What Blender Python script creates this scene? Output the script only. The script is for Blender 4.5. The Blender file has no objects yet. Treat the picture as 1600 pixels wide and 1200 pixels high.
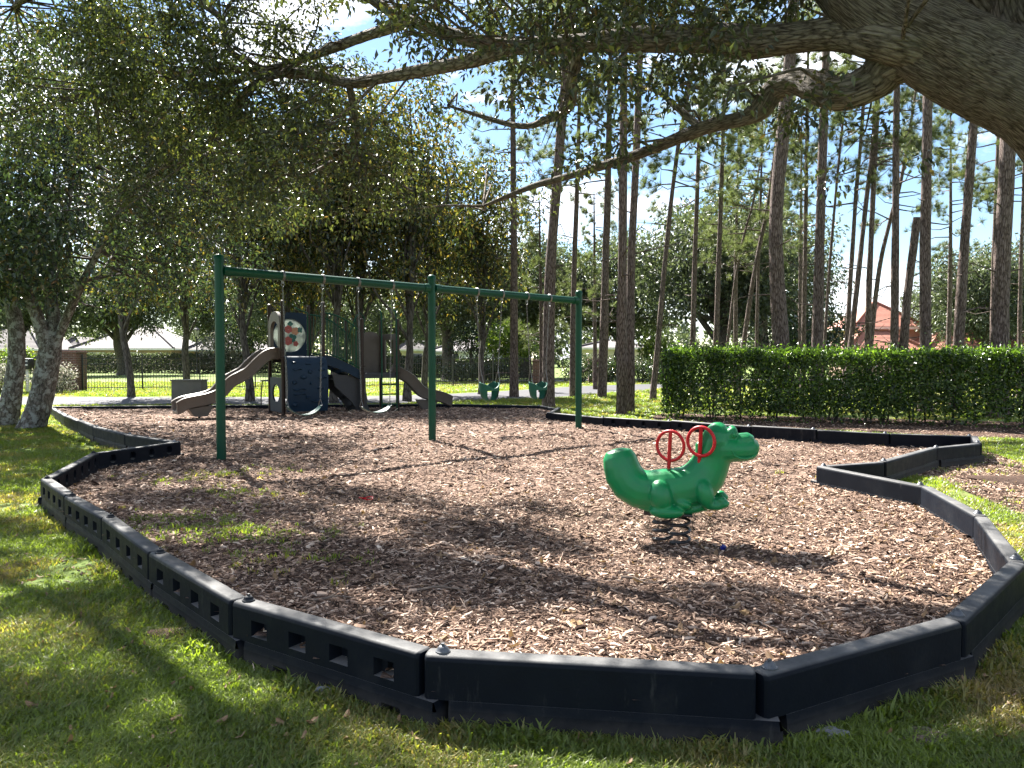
import bpy, bmesh, math, random
import numpy as np
from mathutils import Vector, Matrix, Euler

random.seed(7)
RNG = np.random.default_rng(11)
SC = bpy.context.scene
R = math.radians

# ---------------------------------------------------------------- camera
CAM_H = 1.45
FPX = 1202.0                       # focal length in photo pixels (1600 wide)
PITCH = math.atan(40 / FPX)
cam_d = bpy.data.cameras.new('camera')
cam_d.sensor_width = 36.0
cam_d.lens = FPX / 1600 * 36.0
cam_d.clip_start = 0.05
cam_d.clip_end = 2000
cam = bpy.data.objects.new('camera', cam_d)
SC.collection.objects.link(cam)
cam.location = (0, 0, CAM_H)
cam.rotation_euler = (math.pi / 2 - PITCH, 0, 0)
SC.camera = cam

# ---------------------------------------------------------------- sun, sky, exposure
SUN = Vector((-0.331, 0.610, 0.719)).normalized()      # from the ground towards the sun
sun_d = bpy.data.lights.new('sun', 'SUN')
sun_d.energy = 5.0
sun_d.angle = R(0.53)
sun_d.color = (1.0, 0.95, 0.87)
sun = bpy.data.objects.new('sun', sun_d)
SC.collection.objects.link(sun)
sun.rotation_euler = (-SUN).to_track_quat('-Z', 'Y').to_euler()

world = bpy.data.worlds.new('World')
SC.world = world
world.use_nodes = True
wn = world.node_tree
wn.nodes.clear()
w_out = wn.nodes.new('ShaderNodeOutputWorld')
w_bg = wn.nodes.new('ShaderNodeBackground')
w_sky = wn.nodes.new('ShaderNodeTexSky')
w_sky.sky_type = 'NISHITA'
w_sky.sun_disc = False
w_sky.sun_elevation = math.asin(SUN.z)
w_sky.sun_rotation = math.atan2(SUN.x, SUN.y)
w_sky.air_density = 1.0
w_sky.dust_density = 0.2
w_sky.ozone_density = 2.0
w_bg.inputs['Strength'].default_value = 0.05
w_tc = wn.nodes.new('ShaderNodeTexCoord')
w_map = wn.nodes.new('ShaderNodeMapping')
w_map.inputs['Scale'].default_value = (1.0, 1.0, 2.6)
w_map.inputs['Location'].default_value = (0.35, 0.1, 0.2)
w_no = wn.nodes.new('ShaderNodeTexNoise')
w_no.inputs['Scale'].default_value = 3.2
w_no.inputs['Detail'].default_value = 9
w_no.inputs['Roughness'].default_value = 0.58
w_rmp = wn.nodes.new('ShaderNodeValToRGB')
w_rmp.color_ramp.elements[0].position = 0.49
w_rmp.color_ramp.elements[0].color = (0, 0, 0, 1)
w_rmp.color_ramp.elements[1].position = 0.59
w_rmp.color_ramp.elements[1].color = (1, 1, 1, 1)
w_cl = wn.nodes.new('ShaderNodeValToRGB')
w_cl.color_ramp.elements[0].position = 0.45
w_cl.color_ramp.elements[0].color = (8.6, 8.8, 9.1, 1)
w_cl.color_ramp.elements[1].position = 0.75
w_cl.color_ramp.elements[1].color = (5.2, 5.5, 6.1, 1)
w_mix = wn.nodes.new('ShaderNodeMix')
w_mix.data_type = 'RGBA'
L = wn.links.new
L(w_tc.outputs['Generated'], w_map.inputs['Vector'])
L(w_map.outputs['Vector'], w_no.inputs['Vector'])
L(w_no.outputs['Fac'], w_rmp.inputs['Fac'])
L(w_no.outputs['Fac'], w_cl.inputs['Fac'])
L(w_rmp.outputs['Color'], w_mix.inputs['Factor'])
w_hsv = wn.nodes.new('ShaderNodeHueSaturation')
w_hsv.inputs['Saturation'].default_value = 1.08
w_hsv.inputs['Value'].default_value = 0.8
L(w_sky.outputs['Color'], w_hsv.inputs['Color'])
L(w_hsv.outputs['Color'], w_mix.inputs['A'])
L(w_cl.outputs['Color'], w_mix.inputs['B'])
L(w_mix.outputs['Result'], w_bg.inputs['Color'])
L(w_bg.outputs['Background'], w_out.inputs['Surface'])

SC.view_settings.view_transform = 'Standard'
SC.view_settings.look = 'None'
SC.view_settings.exposure = 2.55
SC.view_settings.gamma = 1.0
SC.view_settings.use_curve_mapping = False
SC.render.engine = 'CYCLES'
cy = SC.cycles
cy.use_denoising = True
try:
    cy.denoiser = 'OPENIMAGEDENOISE'
    cy.denoising_input_passes = 'RGB_ALBEDO_NORMAL'
except Exception:
    pass
cy.max_bounces = 6
cy.diffuse_bounces = 3
cy.glossy_bounces = 2
cy.transmission_bounces = 4
cy.transparent_max_bounces = 8
cy.caustics_reflective = False
cy.caustics_refractive = False
cy.use_adaptive_sampling = True
cy.adaptive_threshold = 0.02
cy.sample_clamp_indirect = 6.0


# ---------------------------------------------------------------- survey helpers: photo pixel -> place in the world
def ray(px, py):
    x = (px - 800) / FPX
    y = (600 - py) / FPX
    return Vector((x, math.cos(PITCH) + y * math.sin(PITCH), -math.sin(PITCH) + y * math.cos(PITCH)))


def P(px, py, Y):                      # point seen at (px, py), Y metres ahead
    d = ray(px, py)
    return Vector((0, 0, CAM_H)) + d * (Y / d.y)


def G(px, py, z=0.0):                  # point seen at (px, py) at height z
    d = ray(px, py)
    t = (z - CAM_H) / d.z
    return Vector((0, 0, CAM_H)) + d * t


def project(p):                        # (n,3) -> photo pixels
    q = np.asarray(p, float) - np.array([0, 0, CAM_H])
    c, s = math.cos(PITCH), math.sin(PITCH)
    f = q[:, 1] * c - q[:, 2] * s
    u = q[:, 1] * s + q[:, 2] * c
    f = np.where(f < 0.1, 0.1, f)
    return 800 + q[:, 0] / f * FPX, 600 - u / f * FPX


# ---------------------------------------------------------------- materials
def new_mat(name):
    m = bpy.data.materials.new(name)
    m.use_nodes = True
    nt = m.node_tree
    b = nt.nodes['Principled BSDF']
    return m, nt, b


def ramp(nt, fac, stops):
    r = nt.nodes.new('ShaderNodeValToRGB')
    e = r.color_ramp.elements
    while len(e) < len(stops):
        e.new(0.5)
    for el, (p, c) in zip(e, stops):
        el.position = p
        el.color = (c[0], c[1], c[2], 1)
    nt.links.new(fac, r.inputs['Fac'])
    return r


def noise(nt, scale, detail=4, rough=0.55, vec=None, dim='3D'):
    n = nt.nodes.new('ShaderNodeTexNoise')
    n.inputs['Scale'].default_value = scale
    n.inputs['Detail'].default_value = detail
    n.inputs['Roughness'].default_value = rough
    if vec is not None:
        nt.links.new(vec, n.inputs['Vector'])
    return n


def bump(nt, b, height, strength=0.4, dist=0.01):
    n = nt.nodes.new('ShaderNodeBump')
    n.inputs['Strength'].default_value = strength
    n.inputs['Distance'].default_value = dist
    nt.links.new(height, n.inputs['Height'])
    nt.links.new(n.outputs['Normal'], b.inputs['Normal'])
    return n


def objco(nt):
    t = nt.nodes.new('ShaderNodeTexCoord')
    return t.outputs['Object']


def geoco(nt):
    t = nt.nodes.new('ShaderNodeNewGeometry')
    return t.outputs['Position']


def plain(name, c0, c1=None, rough=0.5, scale=6, bumps=0.15, bscale=60, metallic=0.0, spec=0.5, bdist=0.004):
    m, nt, b = new_mat(name)
    c1 = c1 or tuple(x * 0.75 for x in c0)
    co = objco(nt)
    n = noise(nt, scale, 6, 0.6, co)
    r = ramp(nt, n.outputs['Fac'], [(0.35, c1), (0.65, c0)])
    nt.links.new(r.outputs['Color'], b.inputs['Base Color'])
    b.inputs['Roughness'].default_value = rough
    b.inputs['Metallic'].default_value = metallic
    b.inputs['Specular IOR Level'].default_value = spec
    if bumps:
        n2 = noise(nt, bscale, 3, 0.5, co)
        bump(nt, b, n2.outputs['Fac'], bumps, bdist)
    return m


def leaf_mat(name, stops, rough=0.4, trans=0.4, tcol=(1.0, 1.15, 0.35), tgain=1.6, world_noise=0.0):
    m, nt, b = new_mat(name)
    g = nt.nodes.new('ShaderNodeNewGeometry')
    fac = g.outputs['Random Per Island']
    if world_noise:
        n = noise(nt, world_noise, 2, 0.5, g.outputs['Position'])
        mx = nt.nodes.new('ShaderNodeMath')
        mx.operation = 'MULTIPLY_ADD'
        nt.links.new(n.outputs['Fac'], mx.inputs[0])
        mx.inputs[1].default_value = 2.3
        mx2 = nt.nodes.new('ShaderNodeMath')
        mx2.operation = 'MULTIPLY_ADD'
        nt.links.new(fac, mx2.inputs[0])
        mx2.inputs[1].default_value = 0.6
        mx2.inputs[2].default_value = -0.98
        nt.links.new(mx2.outputs[0], mx.inputs[2])
        fac = mx.outputs[0]
    r = ramp(nt, fac, stops)
    nt.links.new(r.outputs['Color'], b.inputs['Base Color'])
    b.inputs['Roughness'].default_value = rough
    b.inputs['Specular IOR Level'].default_value = 0.45
    tr = nt.nodes.new('ShaderNodeBsdfTranslucent')
    mul = nt.nodes.new('ShaderNodeMix')
    mul.data_type = 'RGBA'
    mul.blend_type = 'MULTIPLY'
    mul.inputs['Factor'].default_value = 1.0
    nt.links.new(r.outputs['Color'], mul.inputs['A'])
    mul.inputs['B'].default_value = (tcol[0] * tgain, tcol[1] * tgain, tcol[2] * tgain, 1)
    nt.links.new(mul.outputs['Result'], tr.inputs['Color'])
    ms = nt.nodes.new('ShaderNodeMixShader')
    ms.inputs[0].default_value = trans
    nt.links.new(b.outputs[0], ms.inputs[1])
    nt.links.new(tr.outputs[0], ms.inputs[2])
    nt.links.new(ms.outputs[0], nt.nodes['Material Output'].inputs['Surface'])
    return m


def bark_mat(name, dark, mid, light, sx=16, sz=5, lichen=None, bstr=0.9, bdist=0.02):
    """bark laid in the trunk's own coordinates (round the trunk, along it)"""
    m, nt, b = new_mat(name)
    at = nt.nodes.new('ShaderNodeAttribute')
    at.attribute_name = 'bark_co'
    mp = nt.nodes.new('ShaderNodeMapping')
    mp.inputs['Scale'].default_value = (sx, sx, sz)
    nt.links.new(at.outputs['Vector'], mp.inputs['Vector'])
    wob = noise(nt, 1.3, 3, 0.6, mp.outputs['Vector'])
    addv = nt.nodes.new('ShaderNodeMix')
    addv.data_type = 'RGBA'
    addv.blend_type = 'ADD'
    addv.inputs['Factor'].default_value = 0.55
    nt.links.new(mp.outputs['Vector'], addv.inputs['A'])
    nt.links.new(wob.outputs['Color'], addv.inputs['B'])
    v = nt.nodes.new('ShaderNodeTexVoronoi')
    v.feature = 'DISTANCE_TO_EDGE'
    v.inputs['Scale'].default_value = 1.0
    nt.links.new(addv.outputs['Result'], v.inputs['Vector'])
    cl = nt.nodes.new('ShaderNodeMapRange')
    cl.inputs['From Max'].default_value = 0.22
    nt.links.new(v.outputs['Distance'], cl.inputs['Value'])
    n2 = noise(nt, 2.4, 6, 0.65, mp.outputs['Vector'])
    half = nt.nodes.new('ShaderNodeMath')
    half.operation = 'MULTIPLY'
    nt.links.new(cl.outputs['Result'], half.inputs[0])
    half.inputs[1].default_value = 0.34
    mul = nt.nodes.new('ShaderNodeMath')
    mul.operation = 'MULTIPLY_ADD'
    nt.links.new(n2.outputs['Fac'], mul.inputs[0])
    mul.inputs[1].default_value = 1.05
    nt.links.new(half.outputs[0], mul.inputs[2])
    off = nt.nodes.new('ShaderNodeMath')
    off.operation = 'SUBTRACT'
    nt.links.new(mul.outputs[0], off.inputs[0])
    off.inputs[1].default_value = 0.36
    mul = off
    r = ramp(nt, mul.outputs[0], [(0.04, dark), (0.3, mid), (0.62, light)])
    col = r.outputs['Color']
    if lichen:
        n3 = noise(nt, 7.0, 6, 0.7, objco(nt))
        r3 = ramp(nt, n3.outputs['Fac'], [(0.50, (0, 0, 0)), (0.58, (1, 1, 1))])
        mx = nt.nodes.new('ShaderNodeMix')
        mx.data_type = 'RGBA'
        lm = nt.nodes.new('ShaderNodeMath')
        lm.operation = 'MULTIPLY'
        nt.links.new(r3.outputs['Color'], lm.inputs[0])
        lm.inputs[1].default_value = 0.3 if name == 'oak_bark' else 0.9
        nt.links.new(lm.outputs[0], mx.inputs['Factor'])
        nt.links.new(col, mx.inputs['A'])
        mx.inputs['B'].default_value = (*lichen, 1)
        col = mx.outputs['Result']
    nt.links.new(col, b.inputs['Base Color'])
    b.inputs['Roughness'].default_value = 0.9
    b.inputs['Specular IOR Level'].default_value = 0.2
    bump(nt, b, mul.outputs[0], bstr, bdist)
    return m


M = {}
M['oak_bark'] = bark_mat('oak_bark', (0.018, 0.014, 0.012), (0.105, 0.084, 0.069), (0.25, 0.215, 0.185), 24, 7.5, (0.17, 0.16, 0.14), 1.0, 0.035)
M['pine_bark'] = bark_mat('pine_bark', (0.015, 0.011, 0.010), (0.095, 0.068, 0.058), (0.21, 0.165, 0.15), 15, 4.6, None, 1.0, 0.03)
M['lichen_bark'] = bark_mat('lichen_bark', (0.018, 0.016, 0.014), (0.085, 0.075, 0.066), (0.16, 0.148, 0.135), 12, 8, (0.25, 0.26, 0.25), 0.9, 0.02)
M['grey_bark'] = bark_mat('grey_bark', (0.0186, 0.01612, 0.01364), (0.0682, 0.0589, 0.0527), (0.1302, 0.1178, 0.1054), 8, 4, None, 0.7, 0.015)
M['oak_leaf'] = leaf_mat('oak_leaf', [(0.0, (0.020, 0.026, 0.015)), (0.5, (0.043, 0.053, 0.027)), (0.82, (0.075, 0.088, 0.038)), (0.95, (0.14, 0.15, 0.05)), (1.0, (0.15, 0.09, 0.045))], 0.32, 0.30, (1.0, 1.08, 0.45), 1.5)
M['magnolia_leaf'] = leaf_mat('magnolia_leaf', [(0.0, (0.018, 0.030, 0.016)), (0.45, (0.038, 0.052, 0.024)), (0.68, (0.065, 0.070, 0.026)), (0.84, (0.14, 0.095, 0.038)), (1.0, (0.19, 0.17, 0.045))], 0.26, 0.34, (1.0, 1.0, 0.35), 1.7)
M['dark_leaf'] = leaf_mat('dark_leaf', [(0.0, (0.020, 0.034, 0.024)), (0.6, (0.042, 0.064, 0.040)), (0.9, (0.07, 0.095, 0.046)), (1.0, (0.14, 0.09, 0.04))], 0.25, 0.26, (1.0, 1.1, 0.45), 1.4)
M['hedge_leaf'] = leaf_mat('hedge_leaf', [(0.0, (0.018, 0.034, 0.013)), (0.5, (0.052, 0.088, 0.027)), (0.88, (0.09, 0.14, 0.038)), (1.0, (0.15, 0.20, 0.05))], 0.22, 0.38, (1.0, 1.15, 0.3), 2.0)
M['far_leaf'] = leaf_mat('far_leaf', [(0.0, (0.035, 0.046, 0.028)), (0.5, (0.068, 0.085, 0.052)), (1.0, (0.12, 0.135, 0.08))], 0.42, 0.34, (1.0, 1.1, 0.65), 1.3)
M['pine_needle'] = leaf_mat('pine_needle', [(0.0, (0.055, 0.070, 0.036)), (0.6, (0.10, 0.12, 0.06)), (1.0, (0.16, 0.165, 0.085))], 0.4, 0.42, (1.0, 1.1, 0.6), 1.5)
M['bright_leaf'] = leaf_mat('bright_leaf', [(0.0, (0.05, 0.085, 0.018)), (0.6, (0.10, 0.14, 0.03)), (1.0, (0.18, 0.20, 0.05))], 0.4, 0.5)
M['flower_leaf'] = leaf_mat('flower_leaf', [(0.0, (0.09, 0.11, 0.06)), (0.6, (0.2, 0.2, 0.15)), (1.0, (0.45, 0.40, 0.38))], 0.5, 0.4, (1, 1, 0.9), 1.0)
M['grass_blade'] = leaf_mat('grass_blade', [(0.0, (0.28, 0.21, 0.11)), (0.30, (0.19, 0.18, 0.06)), (0.5, (0.11, 0.145, 0.034)), (1.0, (0.165, 0.21, 0.045))], 0.4, 0.5, (1.0, 1.1, 0.3), 1.9, 1.1)

green_metal = plain('green_powder_coat', (0.001, 0.050, 0.027), (0.001, 0.042, 0.023), 0.38, 3, 0.05, 40, 0, 0.22)
M['green'] = green_metal
M['brown'] = plain('brown_post_coat', (0.030, 0.017, 0.014), (0.022, 0.012, 0.010), 0.45, 4, 0.05, 60, 0, 0.25)
M['navy'] = plain('navy_plastic', (0.005, 0.020, 0.042), (0.004, 0.016, 0.034), 0.5, 5, 0.08, 80, 0, 0.2)
M['tan'] = plain('tan_plastic', (0.092, 0.074, 0.060), (0.078, 0.062, 0.050), 0.45, 5, 0.06, 80, 0, 0.35)
M['steel'] = plain('galvanised_steel', (0.21, 0.21, 0.21), (0.15, 0.15, 0.15), 0.45, 20, 0.1, 90, 0.8)
M['black_rubber'] = plain('black_rubber', (0.018, 0.018, 0.02), (0.012, 0.012, 0.013), 0.5, 10, 0.1)
M['teal_rubber'] = plain('worn_belt_rubber', (0.03, 0.085, 0.075), (0.02, 0.06, 0.055), 0.35, 10, 0.1)
M['bucket_green'] = plain('bucket_green', (0.006, 0.08, 0.055), (0.005, 0.065, 0.045), 0.5, 8, 0.06, 60, 0, 0.25)
M['deck_metal'] = plain('deck_coating', (0.02, 0.02, 0.024), (0.014, 0.014, 0.016), 0.55, 20, 0.1)
M['black_metal'] = plain('black_fence_metal', (0.012, 0.012, 0.013), (0.009, 0.009, 0.01), 0.4, 10, 0)
M['red'] = plain('red_plastic', (0.42, 0.008, 0.014), (0.36, 0.007, 0.012), 0.38, 8, 0.04, 60, 0, 0.3)
M['rider_green'] = plain('rider_green_plastic', (0.003, 0.185, 0.055), (0.010, 0.155, 0.058), 0.34, 7, 0.10, 90, 0, 0.32, 0.002)
M['spring_steel'] = plain('black_spring_steel', (0.014, 0.014, 0.015), (0.01, 0.01, 0.011), 0.35, 20, 0.1)
M['bolt'] = plain('rusty_bolt', (0.25, 0.07, 0.03), (0.16, 0.05, 0.03), 0.6, 60, 0.1)
M['grey_box'] = plain('grey_cabinet_paint', (0.13, 0.115, 0.10), (0.11, 0.1, 0.088), 0.6, 5, 0.05)
M['white_paint'] = plain('white_paint', (0.72, 0.71, 0.68), (0.62, 0.61, 0.59), 0.6, 3, 0.05)
M['peach_wall'] = plain('peach_stucco', (0.42, 0.29, 0.22), (0.36, 0.25, 0.19), 0.8, 2, 0.1)
M['cream_wall'] = plain('cream_stucco', (0.60, 0.54, 0.43), (0.52, 0.47, 0.38), 0.8, 2, 0.1)
M['pale_wall'] = plain('pale_stucco', (0.66, 0.68, 0.70), (0.58, 0.60, 0.62), 0.8, 2, 0.1)
M['dark_glass'] = plain('window_glass', (0.03, 0.035, 0.04), (0.02, 0.022, 0.026), 0.08, 2, 0)
M['lamp_glass'] = plain('lamp_glass', (0.7, 0.68, 0.62), (0.6, 0.58, 0.54), 0.3, 2, 0)
M['soil'] = plain('dry_soil', (0.17, 0.14, 0.12), (0.09, 0.07, 0.06), 0.95, 14, 0.6, 50, 0, 0.1, 0.02)
M['stone'] = plain('grey_stone', (0.25, 0.25, 0.27), (0.15, 0.15, 0.17), 0.9, 20, 0.6, 60, 0, 0.2, 0.01)
M['twig'] = plain('dry_twig', (0.22, 0.17, 0.13), (0.13, 0.1, 0.08), 0.9, 30, 0.3)
M['petal_red'] = plain('petal_red', (0.34, 0.06, 0.05), (0.30, 0.05, 0.04), 0.5, 8, 0)
M['petal_orange'] = plain('petal_orange', (0.42, 0.20, 0.11), (0.38, 0.18, 0.1), 0.5, 8, 0)
M['petal_green'] = plain('petal_green', (0.01, 0.10, 0.08), (0.01, 0.09, 0.07), 0.5, 8, 0)
M['bubble'] = leaf_mat('frosted_disc', [(0, (0.36, 0.39, 0.36)), (1, (0.36, 0.39, 0.36))], 0.2, 0.6, (1, 1, 1), 1.1)
M['blue_cap'] = plain('blue_plastic', (0.01, 0.02, 0.2), None, 0.4, 8, 0)
M['yellow_leaf'] = plain('dead_leaf', (0.34, 0.22, 0.09), (0.2, 0.11, 0.05), 0.8, 40, 0.1)


def timber_mat():
    m, nt, b = new_mat('black_recycled_plastic')
    co = objco(nt)
    n = noise(nt, 3.5, 6, 0.65, co)
    g = nt.nodes.new('ShaderNodeNewGeometry')
    sep = nt.nodes.new('ShaderNodeSeparateXYZ')
    nt.links.new(co, sep.inputs[0])
    r = ramp(nt, n.outputs['Fac'], [(0.36, (0.0026, 0.0042, 0.0085)), (0.58, (0.0038, 0.006, 0.011)), (0.80, (0.012, 0.0135, 0.017))])
    # dried mud splashed up from the ground line
    n2 = noise(nt, 9, 6, 0.7, co)
    ma = nt.nodes.new('ShaderNodeMath')
    ma.operation = 'MULTIPLY_ADD'
    nt.links.new(n2.outputs['Fac'], ma.inputs[0])
    ma.inputs[1].default_value = -0.10
    nt.links.new(sep.outputs['Z'], ma.inputs[2])
    mr = nt.nodes.new('ShaderNodeMapRange')
    mr.inputs['From Min'].default_value = -0.035
    mr.inputs['From Max'].default_value = 0.045
    mr.inputs['To Min'].default_value = 0.4
    mr.inputs['To Max'].default_value = 0.0
    nt.links.new(ma.outputs[0], mr.inputs['Value'])
    mx = nt.nodes.new('ShaderNodeMix')
    mx.data_type = 'RGBA'
    nt.links.new(mr.outputs['Result'], mx.inputs['Factor'])
    nt.links.new(r.outputs['Color'], mx.inputs['A'])
    mx.inputs['B'].default_value = (0.10, 0.088, 0.078, 1)
    gn = nt.nodes.new('ShaderNodeSeparateXYZ')  # upward faces greyed: settled dust, with the sun glints on the tops painted in
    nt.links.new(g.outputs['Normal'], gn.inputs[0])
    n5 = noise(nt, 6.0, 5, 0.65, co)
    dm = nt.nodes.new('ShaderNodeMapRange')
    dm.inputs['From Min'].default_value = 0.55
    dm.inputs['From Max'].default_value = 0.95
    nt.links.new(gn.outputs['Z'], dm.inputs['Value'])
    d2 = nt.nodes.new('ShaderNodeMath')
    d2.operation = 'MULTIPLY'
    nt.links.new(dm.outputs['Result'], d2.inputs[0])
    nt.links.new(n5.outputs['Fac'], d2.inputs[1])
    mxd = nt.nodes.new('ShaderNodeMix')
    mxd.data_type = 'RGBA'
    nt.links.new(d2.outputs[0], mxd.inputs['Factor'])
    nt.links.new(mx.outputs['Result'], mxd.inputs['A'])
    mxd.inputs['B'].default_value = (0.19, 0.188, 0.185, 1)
    # chalky weathering, on some timbers far more than on others
    oi = nt.nodes.new('ShaderNodeObjectInfo')
    mp6 = nt.nodes.new('ShaderNodeMapping')
    mp6.inputs['Scale'].default_value = (7, 7, 1.6)
    nt.links.new(co, mp6.inputs['Vector'])
    n6 = noise(nt, 2.0, 6, 0.7, mp6.outputs['Vector'])
    w6 = nt.nodes.new('ShaderNodeMath')
    w6.operation = 'MULTIPLY_ADD'
    nt.links.new(oi.outputs['Random'], w6.inputs[0])
    w6.inputs[1].default_value = 0.22
    nt.links.new(n6.outputs['Fac'], w6.inputs[2])
    r6 = ramp(nt, w6.outputs[0], [(0.72, (0, 0, 0)), (0.98, (0.75, 0.75, 0.75))])
    mxw = nt.nodes.new('ShaderNodeMix')
    mxw.data_type = 'RGBA'
    nt.links.new(r6.outputs['Color'], mxw.inputs['Factor'])
    nt.links.new(mxd.outputs['Result'], mxw.inputs['A'])
    mxw.inputs['B'].default_value = (0.06, 0.06, 0.06, 1)
    mx = mxw
    # grey scuffs
    n4 = noise(nt, 40, 4, 0.7, co)
    r4 = ramp(nt, n4.outputs['Fac'], [(0.66, (0, 0, 0)), (0.74, (0.35, 0.35, 0.35))])
    mx2 = nt.nodes.new('ShaderNodeMix')
    mx2.data_type = 'RGBA'
    nt.links.new(r4.outputs['Color'], mx2.inputs['Factor'])
    nt.links.new(mx.outputs['Result'], mx2.inputs['A'])
    mx2.inputs['B'].default_value = (0.04, 0.04, 0.04, 1)
    b.inputs['Specular IOR Level'].default_value = 0.11
    nt.links.new(mx2.outputs['Result'], b.inputs['Base Color'])
    rr = ramp(nt, n2.outputs['Fac'], [(0.3, (0.46, 0.46, 0.46)), (0.7, (0.68, 0.68, 0.68))])
    nt.links.new(rr.outputs['Color'], b.inputs['Roughness'])
    n3 = noise(nt, 55, 4, 0.6, co)
    bump(nt, b, n3.outputs['Fac'], 0.25, 0.004)
    return m


M['timber'] = timber_mat()


def ground_mat(name, stops, s1, s2, bstr=0.5, bdist=0.02, rough=0.95):
    m, nt, b = new_mat(name)
    co = geoco(nt)
    n1 = noise(nt, s1, 5, 0.6, co)
    n2 = noise(nt, s2, 6, 0.7, co)
    ma = nt.nodes.new('ShaderNodeMath')
    ma.operation = 'MULTIPLY_ADD'
    nt.links.new(n2.outputs['Fac'], ma.inputs[0])
    ma.inputs[1].default_value = 0.6
    mb = nt.nodes.new('ShaderNodeMath')
    mb.operation = 'MULTIPLY'
    nt.links.new(n1.outputs['Fac'], mb.inputs[0])
    mb.inputs[1].default_value = 0.4
    nt.links.new(mb.outputs[0], ma.inputs[2])
    r = ramp(nt, ma.outputs[0], stops)
    nt.links.new(r.outputs['Color'], b.inputs['Base Color'])
    b.inputs['Roughness'].default_value = rough
    b.inputs['Specular IOR Level'].default_value = 0.15
    bump(nt, b, n2.outputs['Fac'], bstr, bdist)
    return m


M['lawn'] = ground_mat('lawn_soil', [(0.30, (0.085, 0.062, 0.038)), (0.42, (0.10, 0.105, 0.034)), (0.52, (0.115, 0.17, 0.04)), (0.72, (0.16, 0.20, 0.05))], 0.45, 22)
M['mulch'] = ground_mat('bark_mulch', [(0.3, (0.03, 0.018, 0.013)), (0.45, (0.11, 0.07, 0.052)), (0.58, (0.22, 0.15, 0.115)), (0.72, (0.40, 0.30, 0.24))], 0.8, 45, 1.0, 0.03)
M['leaf_litter'] = ground_mat('leaf_litter', [(0.3, (0.02, 0.014, 0.011)), (0.5, (0.06, 0.036, 0.026)), (0.72, (0.16, 0.10, 0.075))], 1.2, 30, 1.0, 0.03)
M['asphalt'] = ground_mat('asphalt', [(0.3, (0.05, 0.05, 0.056)), (0.6, (0.078, 0.078, 0.086)), (0.8, (0.105, 0.105, 0.112))], 0.4, 60, 0.3, 0.005, 0.85)
M['concrete'] = ground_mat('concrete_walk', [(0.3, (0.15, 0.145, 0.142)), (0.7, (0.22, 0.215, 0.21))], 0.6, 50, 0.3, 0.004, 0.9)


def chip_mat():
    m, nt, b = new_mat('wood_chip')
    oi = nt.nodes.new('ShaderNodeObjectInfo')
    g = nt.nodes.new('ShaderNodeNewGeometry')
    n = noise(nt, 0.9, 3, 0.6, g.outputs['Position'])
    ma = nt.nodes.new('ShaderNodeMath')
    ma.operation = 'MULTIPLY_ADD'
    nt.links.new(n.outputs['Fac'], ma.inputs[0])
    ma.inputs[1].default_value = 0.5
    mb = nt.nodes.new('ShaderNodeMath')
    mb.operation = 'MULTIPLY_ADD'
    nt.links.new(oi.outputs['Random'], mb.inputs[0])
    mb.inputs[1].default_value = 0.85
    mb.inputs[2].default_value = -0.2
    nt.links.new(mb.outputs[0], ma.inputs[2])
    r = ramp(nt, ma.outputs[0], [(0.05, (0.024, 0.014, 0.0095)), (0.3, (0.088, 0.050, 0.034)), (0.55, (0.245, 0.160, 0.113)), (0.78, (0.44, 0.315, 0.235)), (0.95, (0.69, 0.56, 0.45))])
    nt.links.new(r.outputs['Color'], b.inputs['Base Color'])
    b.inputs['Roughness'].default_value = 0.85
    b.inputs['Specular IOR Level'].default_value = 0.25
    return m


M['chip'] = chip_mat()


def tile_mat(name, c0, c1, rows=3.0):
    m, nt, b = new_mat(name)
    co = objco(nt)
    w = nt.nodes.new('ShaderNodeTexWave')
    w.wave_type = 'BANDS'
    w.bands_direction = 'Z'
    w.inputs['Scale'].default_value = rows
    w.inputs['Distortion'].default_value = 0.6
    nt.links.new(co, w.inputs['Vector'])
    n = noise(nt, 5, 5, 0.7, co)
    ma = nt.nodes.new('ShaderNodeMath')
    ma.operation = 'MULTIPLY_ADD'
    nt.links.new(w.outputs['Fac'], ma.inputs[0])
    ma.inputs[1].default_value = 0.3
    nt.links.new(n.outputs['Fac'], ma.inputs[2])
    r = ramp(nt, ma.outputs[0], [(0.35, c1), (0.85, c0)])
    nt.links.new(r.outputs['Color'], b.inputs['Base Color'])
    b.inputs['Roughness'].default_value = 0.8
    bump(nt, b, w.outputs['Fac'], 0.5, 0.04)
    return m


M['red_tile'] = tile_mat('red_clay_tile', (0.42, 0.18, 0.125), (0.26, 0.10, 0.07))
M['pale_tile'] = tile_mat('pale_roof_tile', (0.105, 0.090, 0.091), (0.078, 0.067, 0.068), 2.0)


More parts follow.
